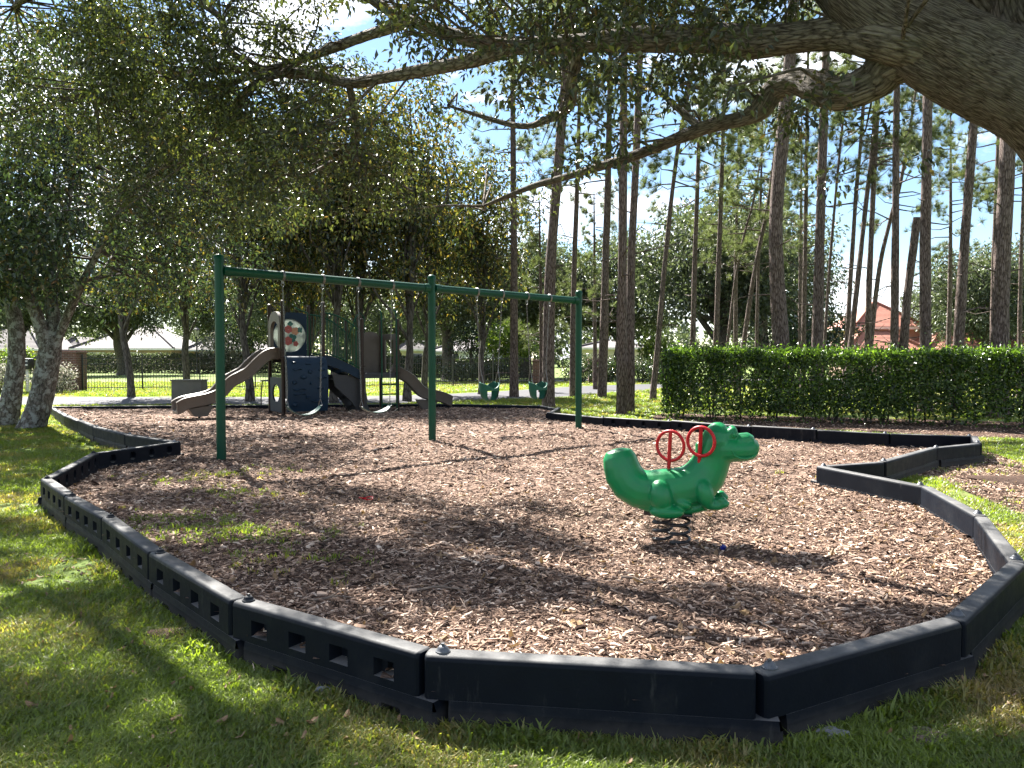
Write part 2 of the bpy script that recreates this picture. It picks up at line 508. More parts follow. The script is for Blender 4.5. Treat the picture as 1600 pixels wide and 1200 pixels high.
def brick_mat():
    m, nt, b = new_mat('brick_pillar')
    co = objco(nt)
    sep = nt.nodes.new('ShaderNodeSeparateXYZ')
    nt.links.new(co, sep.inputs[0])
    ad = nt.nodes.new('ShaderNodeMath')
    ad.operation = 'ADD'
    nt.links.new(sep.outputs['X'], ad.inputs[0])
    nt.links.new(sep.outputs['Y'], ad.inputs[1])
    cb = nt.nodes.new('ShaderNodeCombineXYZ')
    nt.links.new(ad.outputs[0], cb.inputs['X'])
    nt.links.new(sep.outputs['Z'], cb.inputs['Y'])
    t = nt.nodes.new('ShaderNodeTexBrick')
    t.inputs['Color1'].default_value = (0.14, 0.055, 0.042, 1)
    t.inputs['Color2'].default_value = (0.085, 0.04, 0.032, 1)
    t.inputs['Mortar'].default_value = (0.19, 0.16, 0.145, 1)
    t.inputs['Scale'].default_value = 1.0
    t.inputs['Mortar Size'].default_value = 0.008
    t.inputs['Brick Width'].default_value = 0.22
    t.inputs['Row Height'].default_value = 0.078
    nt.links.new(cb.outputs[0], t.inputs['Vector'])
    nt.links.new(t.outputs['Color'], b.inputs['Base Color'])
    b.inputs['Roughness'].default_value = 0.9
    return m


M['brick'] = brick_mat()


# ---------------------------------------------------------------- object helpers
def link(o):
    SC.collection.objects.link(o)
    return o


def tag(o, label=None, cat=None, group=None, kind=None):
    if label:
        o['label'] = label
    if cat:
        o['category'] = cat
    if group:
        o['group'] = group
    if kind:
        o['kind'] = kind
    return o


def thing(name, label, cat, loc=(0, 0, 0), rz=0.0, group=None):
    o = bpy.data.objects.new(name, None)
    link(o)
    o.empty_display_size = 0.2
    o.location = loc
    o.rotation_euler = (0, 0, rz)
    return tag(o, label, cat, group)


def mesh_np(name, verts, faces_tri=None, faces_quad=None, mat=None, smooth=False):
    """fast mesh from numpy arrays"""
    me = bpy.data.meshes.new(name)
    nv = len(verts)
    loops, starts = [], []
    c = 0
    nt_ = 0 if faces_tri is None else len(faces_tri)
    nq = 0 if faces_quad is None else len(faces_quad)
    if nt_:
        loops.append(np.asarray(faces_tri, np.int32).ravel())
        starts.append(np.arange(nt_, dtype=np.int32) * 3)
        c = nt_ * 3
    if nq:
        loops.append(np.asarray(faces_quad, np.int32).ravel())
        starts.append(c + np.arange(nq, dtype=np.int32) * 4)
    loops = np.concatenate(loops)
    starts = np.concatenate(starts)
    me.vertices.add(nv)
    me.vertices.foreach_set('co', np.asarray(verts, np.float32).ravel())
    me.loops.add(len(loops))
    me.loops.foreach_set('vertex_index', loops)
    me.polygons.add(len(starts))
    me.polygons.foreach_set('loop_start', starts)
    if smooth:
        me.polygons.foreach_set('use_smooth', np.ones(len(starts), bool))
    me.update(calc_edges=True)
    if mat is not None:
        me.materials.append(mat)
    return me


def add(name, me, parent=None):
    o = bpy.data.objects.new(name, me)
    link(o)
    if parent is not None:
        o.parent = parent
    return o


class MB:
    """collects shapes into ONE mesh"""

    def __init__(self):
        self.v, self.f, self.bc = [], [], []

    def push(self, vs, fs, bc=None):
        n = len(self.v)
        self.v.extend([tuple(x) for x in vs])
        self.f.extend([tuple(i + n for i in f) for f in fs])
        self.bc.extend(bc if bc is not None else [(0, 0, 0)] * len(vs))
        return self

    def box(self, c, s, rot=None, bev=0.0):
        if bev > 0:
            bm = bmesh.new()
            bmesh.ops.create_cube(bm, size=1.0)
            bmesh.ops.scale(bm, vec=s, verts=bm.verts)
            bmesh.ops.bevel(bm, geom=bm.edges[:], offset=bev, segments=2, affect='EDGES', profile=0.6)
            vs = [v.co.copy() for v in bm.verts]
            fs = [[v.index for v in f.verts] for f in bm.faces]
            bm.free()
        else:
            hx, hy, hz = s[0] / 2, s[1] / 2, s[2] / 2
            vs = [Vector((x * hx, y * hy, z * hz)) for x in (-1, 1) for y in (-1, 1) for z in (-1, 1)]
            fs = [(0, 1, 3, 2), (4, 6, 7, 5), (0, 4, 5, 1), (2, 3, 7, 6), (0, 2, 6, 4), (1, 5, 7, 3)]
        if rot is not None:
            vs = [rot @ v for v in vs]
        c = Vector(c)
        return self.push([v + c for v in vs], fs)

    def tube(self, pts, radii, n=8, cap=True, jitter=0.0, rough_seed=0, closed=False):
        pts = [Vector(p) for p in pts]
        if not hasattr(radii, '__len__'):
            radii = [radii] * len(pts)
        k = len(pts)
        rr = random.Random(int(rough_seed))
        t0 = (pts[1] - pts[0]).normalized()
        ref = Vector((0, 0, 1)) if abs(t0.z) < 0.9 else Vector((1, 0, 0))
        u = t0.cross(ref).normalized()
        vs, bc, fs = [], [], []
        ln = 0.0
        r0 = max(radii)
        ph = [rr.uniform(0, 6.28) for _ in range(4)]
        for i, p in enumerate(pts):
            if closed:
                t = pts[(i + 1) % k] - pts[i - 1]
            elif i == 0:
                t = pts[1] - pts[0]
            elif i == k - 1:
                t = pts[-1] - pts[-2]
            else:
                t = (pts[i + 1] - pts[i]).normalized() + (pts[i] - pts[i - 1]).normalized()
            t = t.normalized() if t.length > 1e-9 else t0
            u = (u - t * u.dot(t))
            u = u.normalized() if u.length > 1e-6 else t.orthogonal().normalized()
            w = t.cross(u)
            if i:
                ln += (pts[i] - pts[i - 1]).length
            for j in range(n):
                a = 2 * math.pi * j / n
                r = radii[i]
                if jitter > 0.1:
                    q = p + (u * math.cos(a) + w * math.sin(a)) * r0
                    r *= 1 + 0.07 * math.sin(q.x * 5.1 + q.z * 3.3 + ph[0]) * math.sin(q.y * 4.7 + q.z * 2.1 + ph[1]) + 0.035 * math.sin(q.x * 13 + ph[2]) * math.sin(q.y * 12 + q.z * 11 + ph[3]) + 0.02 * rr.uniform(-1, 1)
                elif jitter:
                    r *= 1 + jitter * (0.6 * math.sin(2 * a + ph[0] + ln * 2.1 / (r0 * 6 + .1)) + 0.5 * math.sin(3 * a + ph[1] - ln * 1.3 / (r0 * 4 + .1)) + 0.5 * rr.uniform(-1, 1))
                vs.append(p + (u * math.cos(a) + w * math.sin(a)) * r)
                bc.append((math.cos(a) * r0, math.sin(a) * r0, ln))
        m = k if closed else k - 1
        for i in range(m):
            for j in range(n):
                a = i * n + j
                b = i * n + (j + 1) % n
                i2 = (i + 1) % k
                fs.append((a, b, i2 * n + (j + 1) % n, i2 * n + j))
        if cap and not closed:
            fs.append(tuple(reversed(range(n))))
            fs.append(tuple((k - 1) * n + j for j in range(n)))
        return self.push(vs, fs, bc)

    def bar(self, p, q, r, n=8):
        return self.tube([p, q], [r, r], n)

    def lathe(self, prof, c=(0, 0, 0), n=16, rot=None):
        vs, fs = [], []
        for (r, z) in prof:
            for j in range(n):
                a = 2 * math.pi * j / n
                v = Vector((r * math.cos(a), r * math.sin(a), z))
                if rot is not None:
                    v = rot @ v
                vs.append(v + Vector(c))
        for i in range(len(prof) - 1):
            for j in range(n):
                fs.append((i * n + j, i * n + (j + 1) % n, (i + 1) * n + (j + 1) % n, (i + 1) * n + j))
        fs.append(tuple(reversed(range(n))))
        fs.append(tuple((len(prof) - 1) * n + j for j in range(n)))
        return self.push(vs, fs)

    def prism(self, poly, c, ax_u, ax_v, ax_n, depth):
        """extrude a 2-D outline (list of (u,v)) by depth along ax_n"""
        c, ax_u, ax_v, ax_n = Vector(c), Vector(ax_u), Vector(ax_v), Vector(ax_n)
        n = len(poly)
        vs = [c + ax_u * u + ax_v * v for u, v in poly] + [c + ax_u * u + ax_v * v + ax_n * depth for u, v in poly]
        fs = [tuple(reversed(range(n))), tuple(range(n, 2 * n))]
        fs += [(i, (i + 1) % n, n + (i + 1) % n, n + i) for i in range(n)]
        return self.push(vs, fs)

    def mesh(self, name, mat, smooth=35):
        me = bpy.data.meshes.new(name)
        me.from_pydata(self.v, [], self.f)
        if smooth:
            me.polygons.foreach_set('use_smooth', np.ones(len(me.polygons), bool))
            me.set_sharp_from_angle(angle=R(smooth))
        if any(b != (0, 0, 0) for b in self.bc):
            at = me.attributes.new('bark_co', 'FLOAT_VECTOR', 'POINT')
            at.data.foreach_set('vector', np.asarray(self.bc, np.float32).ravel())
        if mat is not None:
            me.materials.append(mat)
        me.update()
        return me

    def build(self, name, mat, parent=None, smooth=35, kind=None):
        o = add(name, self.mesh(name, mat, smooth), parent)
        if kind:
            o['kind'] = kind
        return o


def catmull(pts, sub=5):
    """smooth a polyline of (Vector, radius)"""
    out = []
    n = len(pts)
    for i in range(n - 1):
        p0, p1, p2, p3 = pts[max(i - 1, 0)], pts[i], pts[i + 1], pts[min(i + 2, n - 1)]
        for k in range(sub):
            t = k / sub
            q = 0.5 * ((2 * p1[0]) + (p2[0] - p0[0]) * t + (2 * p0[0] - 5 * p1[0] + 4 * p2[0] - p3[0]) * t * t + (3 * p1[0] - p0[0] - 3 * p2[0] + p3[0]) * t ** 3)
            out.append((q, p1[1] + (p2[1] - p1[1]) * t))
    out.append(pts[-1])
    return out


def rand_rot(n, rng):
    """random unit vectors"""
    v = rng.normal(size=(n, 3))
    return v / np.linalg.norm(v, axis=1, keepdims=True)


def leaves_mesh(name, pos, axis, nrm, length, width, mat, quads=False, fold=0.25, curl=0.15):
    n = len(pos)
    axis = axis / np.linalg.norm(axis, axis=1, keepdims=True)
    side = np.cross(axis, nrm)
    side /= np.linalg.norm(side, axis=1, keepdims=True) + 1e-9
    up = np.cross(side, axis)
    Ln, W = length[:, None], width[:, None]
    base = pos
    tip = pos + axis * Ln - up * Ln * curl
    i = np.arange(n)
    if not quads:
        l = pos + axis * Ln * 0.45 + side * W * 0.5 + up * W * fold
        r = pos + axis * Ln * 0.45 - side * W * 0.5 + up * W * fold
        v = np.stack([base, r, tip, l], 1).reshape(-1, 3)
        t = np.concatenate([np.stack([i * 4, i * 4 + 1, i * 4 + 2], 1), np.stack([i * 4, i * 4 + 2, i * 4 + 3], 1)])
        return mesh_np(name, v, faces_tri=t, mat=mat)
    l1 = pos + axis * Ln * 0.28 + side * W * 0.46 + up * W * fold
    l2 = pos + axis * Ln * 0.68 + side * W * 0.40 + up * W * fold - up * Ln * curl * 0.4
    r1 = pos + axis * Ln * 0.28 - side * W * 0.46 + up * W * fold
    r2 = pos + axis * Ln * 0.68 - side * W * 0.40 + up * W * fold - up * Ln * curl * 0.4
    v = np.stack([base, r1, r2, tip, l2, l1], 1).reshape(-1, 3)
    q = np.concatenate([np.stack([i * 6, i * 6 + 1, i * 6 + 2, i * 6 + 3], 1), np.stack([i * 6, i * 6 + 3, i * 6 + 4, i * 6 + 5], 1)])
    return mesh_np(name, v, faces_quad=q, mat=mat)


def clump_leaves(centers, radii, per, rng, squash=0.75, droop=0.35, outward=0.8):
    """leaf positions, axes and normals for a set of leafy clumps"""
    centers = np.asarray(centers, float)
    radii = np.asarray(radii, float)
    per = np.asarray(per, int)
    idx = np.repeat(np.arange(len(centers)), per)
    n = len(idx)
    d = rand_rot(n, rng)
    rad = rng.random(n) ** 0.5
    off = d * (rad * radii[idx])[:, None]
    off[:, 2] *= squash
    pos = centers[idx] + off
    axis = d * outward + rand_rot(n, rng) * 0.9
    axis[:, 2] -= droop
    nrm = rand_rot(n, rng) * 0.8
    nrm[:, 2] += 0.9
    return pos, axis, nrm


# ---------------------------------------------------------------- scatter by geometry nodes (uncountable stuff only)
def scatter(name, pts, rot, scl, idx, sources, label, cat):
    me = bpy.data.meshes.new(name)
    me.vertices.add(len(pts))
    me.vertices.foreach_set('co', np.asarray(pts, np.float32).ravel())
    a = me.attributes.new('rot', 'FLOAT_VECTOR', 'POINT')
    a.data.foreach_set('vector', np.asarray(rot, np.float32).ravel())
    a = me.attributes.new('scl', 'FLOAT', 'POINT')
    a.data.foreach_set('value', np.asarray(scl, np.float32))
    a = me.attributes.new('idx', 'INT', 'POINT')
    a.data.foreach_set('value', np.asarray(idx, np.int32))
    o = add(name, me)
    ng = bpy.data.node_groups.new(name + '_scatter', 'GeometryNodeTree')
    ng.interface.new_socket('Geometry', in_out='INPUT', socket_type='NodeSocketGeometry')
    ng.interface.new_socket('Geometry', in_out='OUTPUT', socket_type='NodeSocketGeometry')
    gi = ng.nodes.new('NodeGroupInput')
    go = ng.nodes.new('NodeGroupOutput')
    ip = ng.nodes.new('GeometryNodeInstanceOnPoints')
    jn = ng.nodes.new('GeometryNodeJoinGeometry')
    for s in reversed(sources):
        oi = ng.nodes.new('GeometryNodeObjectInfo')
        oi.inputs['Object'].default_value = s
        g2 = ng.nodes.new('GeometryNodeGeometryToInstance')
        ng.links.new(oi.outputs['Geometry'], g2.inputs[0])
        ng.links.new(g2.outputs[0], jn.inputs[0])

    def attr(nm, ty):
        n = ng.nodes.new('GeometryNodeInputNamedAttribute')
        n.data_type = ty
        n.inputs['Name'].default_value = nm
        return n.outputs['Attribute']
    e2r = ng.nodes.new('FunctionNodeEulerToRotation')
    ng.links.new(attr('rot', 'FLOAT_VECTOR'), e2r.inputs[0])
    ng.links.new(gi.outputs[0], ip.inputs['Points'])
    ng.links.new(jn.outputs[0], ip.inputs['Instance'])
    ip.inputs['Pick Instance'].default_value = True
    ng.links.new(attr('idx', 'INT'), ip.inputs['Instance Index'])
    ng.links.new(e2r.outputs[0], ip.inputs['Rotation'])
    ng.links.new(attr('scl', 'FLOAT'), ip.inputs['Scale'])
    ng.links.new(ip.outputs[0], go.inputs[0])
    md = o.modifiers.new('scatter', 'NODES')
    md.node_group = ng
    return tag(o, label, cat, kind='stuff')


def source(me):
    return bpy.data.objects.new(me.name, me)      # a mesh kept only as the scatter's pattern, never linked to the scene


def in_poly(x, y, poly):
    x = np.asarray(x)
    y = np.asarray(y)
    ins = np.zeros(x.shape, bool)
    n = len(poly)
    for i in range(n):
        x0, y0 = poly[i]
        x1, y1 = poly[(i + 1) % n]
        c = ((y0 > y) != (y1 > y)) & (x < (x1 - x0) * (y - y0) / (y1 - y0 + 1e-12) + x0)
        ins ^= c
    return ins


def poly_dist(x, y, poly):
    d = np.full(np.shape(x), 1e9)
    n = len(poly)
    for i in range(n):
        ax, ay = poly[i]
        bx, by = poly[(i + 1) % n]
        vx, vy = bx - ax, by - ay
        t = np.clip(((x - ax) * vx + (y - ay) * vy) / (vx * vx + vy * vy + 1e-9), 0, 1)
        d = np.minimum(d, np.hypot(x - ax - t * vx, y - ay - t * vy))
    return d


def vnoise(x, y, s, seed=0):
    """cheap smooth noise 0..1"""
    r = np.random.default_rng(seed)
    out = 0
    for k in range(5):
        a = r.uniform(0, 6.28)
        f = s * (0.7 + 0.5 * k)
        out = out + np.sin((x * math.cos(a) + y * math.sin(a)) * f + r.uniform(0, 6.28)) / (1 + 0.4 * k)
    return 0.5 + out / 6.0


# ================================================================ GROUND
def sheet(name, poly, z, mat, step=None):
    bm = bmesh.new()
    vs = [bm.verts.new((x, y, z)) for x, y in poly]
    f = bm.faces.new(vs)
    bmesh.ops.triangulate(bm, faces=[f])
    me = bpy.data.meshes.new(name)
    bm.to_mesh(me)
    bm.free()
    me.materials.append(mat)
    o = add(name, me)
    o['kind'] = 'structure'
    return o


sheet('lawn', [(-500, -60), (500, -60), (500, 700), (-500, 700)], 0.0, M['lawn'])

# border joints, surveyed from the photograph: (px, py, height of the top)
CH = [(78, 635, .16), (105, 650, .24), (150, 666, .28), (200, 678, .28), (278, 690, .28), (148, 708, .28), (72, 747, .29),
      (110, 773, .29), (170, 806, .29), (245, 860, .29), (375, 935, .29), (667, 1016, .29), (1183, 1046, .285), (1490, 966, .28),
      (1590, 877, .28), (1533, 806, .28), (1447, 760, .28), (1280, 728, .28), (1378, 721, .28), (1458, 699, .28), (1528, 692, .28),
      (1522, 681, .28), (1390, 677, .28), (1277, 671, .28), (1175, 665, .28), (1050, 657, .26), (945, 652, .24), (856, 645, .22),
      (873, 638, .18), (845, 634, .16), (690, 631, .16), (380, 633, .16)]
JT = [(G(x, y, z), z) for x, y, z in CH]
BED = [(p.x, p.y) for p, z in JT]
BX = np.array([b[0] for b in BED])
BY = np.array([b[1] for b in BED])


def mulch_z(x, y):
    d = poly_dist(x, y, BED)
    left = np.clip((-x - 0.2) / 2.0, 0, 1) * np.clip((8.5 - y) / 3.0, 0, 1)
    front = np.clip((4.2 - y) / 1.2, 0, 1)
    edge = np.exp(-(d / 0.7) ** 2) * (0.10 * left + 0.07 * front)
    return 0.03 + edge + 0.055 * vnoise(x, y, 1.4, 3) + 0.03 * vnoise(x, y, 4.5, 4) + 0.012 * vnoise(x, y, 13.0, 5) - 0.05 * np.exp(-((x - 1.2) ** 2 + (y - 6.0) ** 2) / 0.5)


def make_mulch():
    st = 0.11
    xs = np.arange(BX.min() - .1, BX.max() + .2, st)
    ys = np.arange(BY.min() - .1, BY.max() + .2, st)
    X, Y = np.meshgrid(xs, ys, indexing='ij')
    Z = mulch_z(X, Y)
    cx = (X[:-1, :-1] + st / 2)
    cyy = (Y[:-1, :-1] + st / 2)
    keep = in_poly(cx, cyy, BED)
    ny = len(ys)
    I, J = np.nonzero(keep)
    a = I * ny + J
    q = np.stack([a, a + ny, a + ny + 1, a + 1], 1)
    V = np.stack([X, Y, Z], -1).reshape(-1, 3)
    used = np.unique(q)
    remap = np.zeros(len(V), int)
    remap[used] = np.arange(len(used))
    me = mesh_np('mulch_bed', V[used], faces_quad=remap[q], mat=M['mulch'], smooth=True)
    o = add('mulch_bed', me)
    o['kind'] = 'structure'


make_mulch()

# driveway that passes behind the playground, and the street beyond the fence
def strip(name, cl, half, z, mat):
    a, b = [], []
    for i, (x, y) in enumerate(cl):
        p = Vector((x, y))
        q0 = Vector(cl[max(i - 1, 0)])
        q1 = Vector(cl[min(i + 1, len(cl) - 1)])
        t = (q1 - q0).normalized()
        n = Vector((-t.y, t.x))
        a.append(p + n * half)
        b.append(p - n * half)
    k = len(cl)
    vs = [(p.x, p.y, z) for p in a] + [(p.x, p.y, z) for p in b]
    fs = [(k + i, k + i + 1, i + 1, i) for i in range(k - 1)]
    me = bpy.data.meshes.new(name)
    me.from_pydata(vs, [], fs)
    me.materials.append(mat)
    o = add(name, me)
    o['kind'] = 'structure'
    return o


DRIVE = [(-40, 27.0), (-24, 26.8), (-16, 26.4), (-10, 26.3), (-5, 27.0), (-1, 29.5), (2.5, 34.0), (5.5, 38.5), (9.5, 41.5), (15, 43.5), (24, 44.5), (45, 45)]
dc = []
for (p, _) in catmull([(Vector((x, y, 0)), 0) for x, y in DRIVE], 6):
    dc.append((p.x, p.y))
strip('driveway', dc, 2.35, 0.006, M['asphalt'])
strip('street', [(-120, 47.5), (-40, 47.5), (-12, 48.0), (10, 51), (40, 56), (90, 60)], 1.6, 0.004, M['concrete'])

# leaf litter below the right-hand hedge
HA, HB = Vector((3.55, 18.2, 0)), Vector((11.2, 15.4, 0))
hd = (HB - HA).normalized()
hn = Vector((-hd.y, hd.x, 0))                     # towards the back of the hedge
sheet('hedge_bed', [tuple((HA + hd * u + hn * w).xy) for u, w in ((0.5, -0.75), (3, -1.7), (5.4, -2.3), (8.0, -2.6), (9.5, -2.2), (14, -1.4), (14, 2.0), (-0.3, 2.0), (-0.4, 0.2))], 0.008, M['leaf_litter'])
# bare, mulch-strewn ground outside the border on the right
pr = [G(1330, 733), G(1460, 712), G(1540, 706), G(1600, 726), G(1680, 760), G(1700, 840), G(1620, 820), G(1560, 790), G(1470, 752), G(1400, 742)]
sheet('bare_ground', [tuple(p.xy) for p in pr], 0.007, M['leaf_litter'])


# ================================================================ PLAYGROUND BORDER
def side_face(mb, y, inward, x0, x1, z0, z1, pockets):
    def quad(xa, xb, za=z0, zb=z1):
        if xb - xa > 1e-4:
            mb.push([(xa, y, za), (xb, y, za), (xb, y, zb), (xa, y, zb)], [(0, 1, 2, 3)])
    cur = x0
    for (cx, cz, hw, hh, n, dep) in pockets:
        m = 0.018
        xa, xb = cx - hw - m, cx + hw + m
        quad(cur, xa)
        za, zb = max(z0, cz - hh - m), min(z1, cz + hh + m)
        quad(xa, xb, z0, za)
        quad(xa, xb, zb, z1)
        ring, hole, deep = [], [], []
        for k in range(n):
            a = 2 * math.pi * (k + 0.5) / 4 if n == 4 else 2 * math.pi * k / n
            c, s = math.cos(a), math.sin(a)
            mm = max(abs(c), abs(s))
            ring.append(((xa + xb) / 2 + c / mm * (xb - xa) / 2, y, (za + zb) / 2 + s / mm * (zb - za) / 2))
            if n == 4:
                hx, hz = c / mm * hw, s / mm * hh
            else:
                hx, hz = c * hw, s * hh
            hole.append((cx + hx, y, cz + hz))
            deep.append((cx + hx * 0.78, y + inward * dep, cz + hz * 0.78))
        fs = []
        for k in range(n):
            k2 = (k + 1) % n
            fs.append((k, k2, n + k2, n + k))
            fs.append((n + k, n + k2, 2 * n + k2, 2 * n + k))
        fs.append(tuple(2 * n + k for k in range(n)))
        mb.push(ring + hole + deep, fs)
        cur = xb
    quad(cur, x1)


def timber(p0, p1, zt, outer, inner, label, group=None, name='border_timber'):
    d = (p1 - p0)
    Ln = d.xy.length
    rz = math.atan2(d.y, d.x)
    t = thing(name, label, 'timber', (p0.x, p0.y, 0), rz, group)
    mb = MB()
    w, wl = 0.050, 0.057
    zs = zt * 0.40
    e = 0.014
    x0, x1 = 0.0, Ln - 0.010
    rt = 0.022
    rise = (p1.z - p0.z) * 0
    # rounded top with slightly drawn-in ends
    prof = [(-1, zt - rt)] + [(-1 + rt / w * (1 - math.cos(a)), zt - rt + rt * math.sin(a)) for a in (R(30), R(60), R(90))] + [(1 - rt / w * (1 - math.cos(a)), zt - rt + rt * math.sin(a)) for a in (R(90), R(60), R(30))] + [(1, zt - rt)]
    st = [(x0, 0.72, -0.006), (x0 + e * 0.5, 0.93, -0.001), (x0 + e, 1, 0), (x1 - e, 1, 0), (x1 - e * 0.5, 0.93, -0.001), (x1, 0.72, -0.006)]
    n = len(prof)
    vs, fs = [], []
    for (x, s, dz) in st:
        vs += [(x, a * w * s, z + dz) for a, z in prof]
    for i in range(len(st) - 1):
        for j in range(n - 1):
            fs.append((i * n + j, (i + 1) * n + j, (i + 1) * n + j + 1, i * n + j + 1))
    mb.push(vs, fs)
    for (xa, sa, _), (xb, sb, __) in ((st[0], st[1]), (st[1], st[2]), (st[3], st[4]), (st[4], st[5])):
        for s in (-1, 1):
            mb.push([(xa, s * w * sa, zs), (xb, s * w * sb, zs), (xb, s * w * sb, zt - rt), (xa, s * w * sa, zt - rt)], [(0, 1, 2, 3)])
    for x, s in ((x0, 0.72), (x1, 0.72)):
        mb.push([(x, -w * s, zs), (x, w * s, zs)] + [(x, a * w * s, z - 0.006) for a, z in reversed(prof)], [tuple(range(2 + n))])

    def row(kind, lo, hi, za, zb, lower):
        if kind == 'smooth':
            return []
        out = []
        if kind == 'square':
            k = max(2, round((hi - lo) / 0.29))
            for i in range(k):
                cx = lo + (i + 0.55) * (hi - lo) / k
                if lower:
                    out.append((cx + 0.03, 0.022, 0.052, 0.03, 4, 0.05))
                else:
                    out.append((cx, (za + zb) / 2 - 0.004, 0.056, 0.038, 4, 0.062))
        if kind == 'round':
            k = max(2, round((hi - lo) / 0.33))
            for i in range(k):
                cx = lo + (i + 0.5) * (hi - lo) / k
                if lower:
                    out.append((cx + 0.12 if cx + 0.2 < hi else cx, 0.055, 0.05, 0.05, 16, 0.05))
                else:
                    out.append((cx, (za + zb) / 2, 0.056, 0.056, 16, 0.06))
        return out
    for y, kind, inn in ((-w, outer, 1), (w, inner, -1)):
        side_face(mb, y, inn, x0 + e, x1 - e, zs, zt - rt, row(kind, x0 + 0.06, x1 - 0.06, zs, zt - rt, False))
    # lower half: thicker, shifted along so that it laps under the next timber
    lx0, lx1 = x0 + 0.10, x1 + 0.085
    zb = -0.05
    for y, kind, inn in ((-wl, outer, 1), (wl, inner, -1)):
        side_face(mb, y, inn, lx0, lx1, zb, zs - 0.035, row(kind, lx0 + 0.05, lx1 - 0.1, zb, zs, True))
        s = -1 if y < 0 else 1
        mb.push([(lx0, y, zs - 0.035), (lx1, y, zs - 0.035), (lx1 - .004, s * (wl - 0.006), zs), (lx0, s * (wl - 0.006), zs)], [(0, 1, 2, 3)])
        mb.push([(lx1, y, zb), (lx1 + .012, y * 0.8, zb), (lx1 + .012, y * 0.8, zs - .037), (lx1, y, zs - .035)], [(0, 1, 2, 3)])
    mb.push([(lx0, -wl + .006, zs), (lx1, -wl + .006, zs), (lx1, wl - .006, zs), (lx0, wl - .006, zs)], [(0, 1, 2, 3)])
    mb.push([(lx0, -wl, zb), (lx0, wl, zb), (lx0, wl, zs - .035), (lx0, wl - .006, zs), (lx0, -wl + .006, zs), (lx0, -wl, zs - .035)], [(0, 1, 2, 3, 4, 5)])
    mb.push([(lx1 + .012, -wl * .8, zb), (lx1 + .012, wl * .8, zb), (lx1 + .012, wl * .8, zs - .037), (lx1, wl - .006, zs), (lx1, -wl + .006, zs), (lx1 + .012, -wl * .8, zs - .037)], [(0, 1, 2, 3, 4, 5)])
    mb.build('timber_body', M['timber'], t, 40)
    c = MB()
    c.lathe([(0.030, 0), (0.030, 0.006), (0.024, 0.010), (0.021, 0.018), (0.013, 0.026), (0.002, 0.028)], (0.065, 0, zt - 0.001), 14)
    c.box((0.065, 0, zt + 0.028), (0.012, 0.012, 0.012))
    c.build('stake_cap', M['timber'] if outer == 'square' else M['cap'], t, 40)
    return t


M['cap'] = plain('stake_cap_metal', (0.13, 0.14, 0.16), (0.07, 0.075, 0.085), 0.45, 30, 0.2, 90, 0.4)

TL = {  # joint index -> (outer, inner, label)
    0: ('smooth', 'smooth', 'sunlit border timber beside the left tree trunks, farthest stretch where it meets the far row'),
    1: ('smooth', 'smooth', 'sunlit pale-topped border timber just right of the lichen covered tree base'),
    2: ('smooth', 'smooth', 'sunlit pale-topped border timber between the left tree and the inward corner'),
    3: ('smooth', 'round', 'sunlit border timber running into the inward corner left of the tall swing post'),
    4: ('smooth', 'round', 'dark border timber with round holes left of the tall near swing post'),
    5: ('square', 'round', 'black border timber with round holes leading back from the far left corner'),
    6: ('square', 'round', 'first square-holed border timber at the far left corner of the bed'),
    7: ('square', 'round', 'second square-holed border timber from the far left corner, on the lawn side'),
    8: ('square', 'round', 'third square-holed border timber from the far left corner, sun-flecked top'),
    9: ('square', 'round', 'fourth square-holed border timber from the left corner, muddy lower end beside an earth mound'),
    10: ('square', 'round', 'largest square-holed border timber, left neighbour of the smooth front timber'),
    11: ('smooth', 'smooth', 'smooth black border timber at the front edge, nearest in the picture'),
    12: ('smooth', 'smooth', 'smooth black border timber slanting up to the right from the front timber'),
    13: ('smooth', 'smooth', 'smooth border timber at the far right of the photo, bronze sheen on its side'),
    14: ('smooth', 'smooth', 'short steep border timber behind the right-hand corner, grey weathered inside'),
    15: ('smooth', 'smooth', 'border timber with pale weathered streaks on the right side'),
    16: ('smooth', 'smooth', 'scuffed border timber right of the green rider, ending at the pointed inner corner'),
    17: ('smooth', 'smooth', 'dark border timber right behind the pointed inner corner on the right'),
    18: ('smooth', 'smooth', 'dark border timber leading back from the inner corner towards the hedge'),
    19: ('smooth', 'smooth', 'border timber before the outer corner nearest the hedge, grey-blue face'),
    20: ('smooth', 'smooth', 'very short border timber closing the outer corner by the hedge'),
    21: ('smooth', 'smooth', 'rightmost border timber of the straight run in front of the hedge'),
    22: ('smooth', 'smooth', 'second border timber from the right in the run before the hedge'),
    23: ('smooth', 'smooth', 'border timber before the hedge, right behind the rider\'s green snout'),
    24: ('smooth', 'round', 'border timber behind the rider\'s red rings, round hollows in its face'),
    25: ('smooth', 'round', 'border timber at the left end of the hedge, in front of its litter bed'),
    26: ('smooth', 'smooth', 'border timber passing behind the far swing post'),
    27: ('smooth', 'smooth', 'tiny border timber at the notch beside the thick pine trunk'),
    28: ('smooth', 'smooth', 'low border timber behind the thick pine trunk'),
    29: ('smooth', 'smooth', 'low black border timber in the row below the bucket swings'),
    30: ('smooth', 'smooth', 'low black border timber in the far row behind the play structure'),
    31: ('smooth', 'smooth', 'low black border timber in the far row left of the play structure'),
}
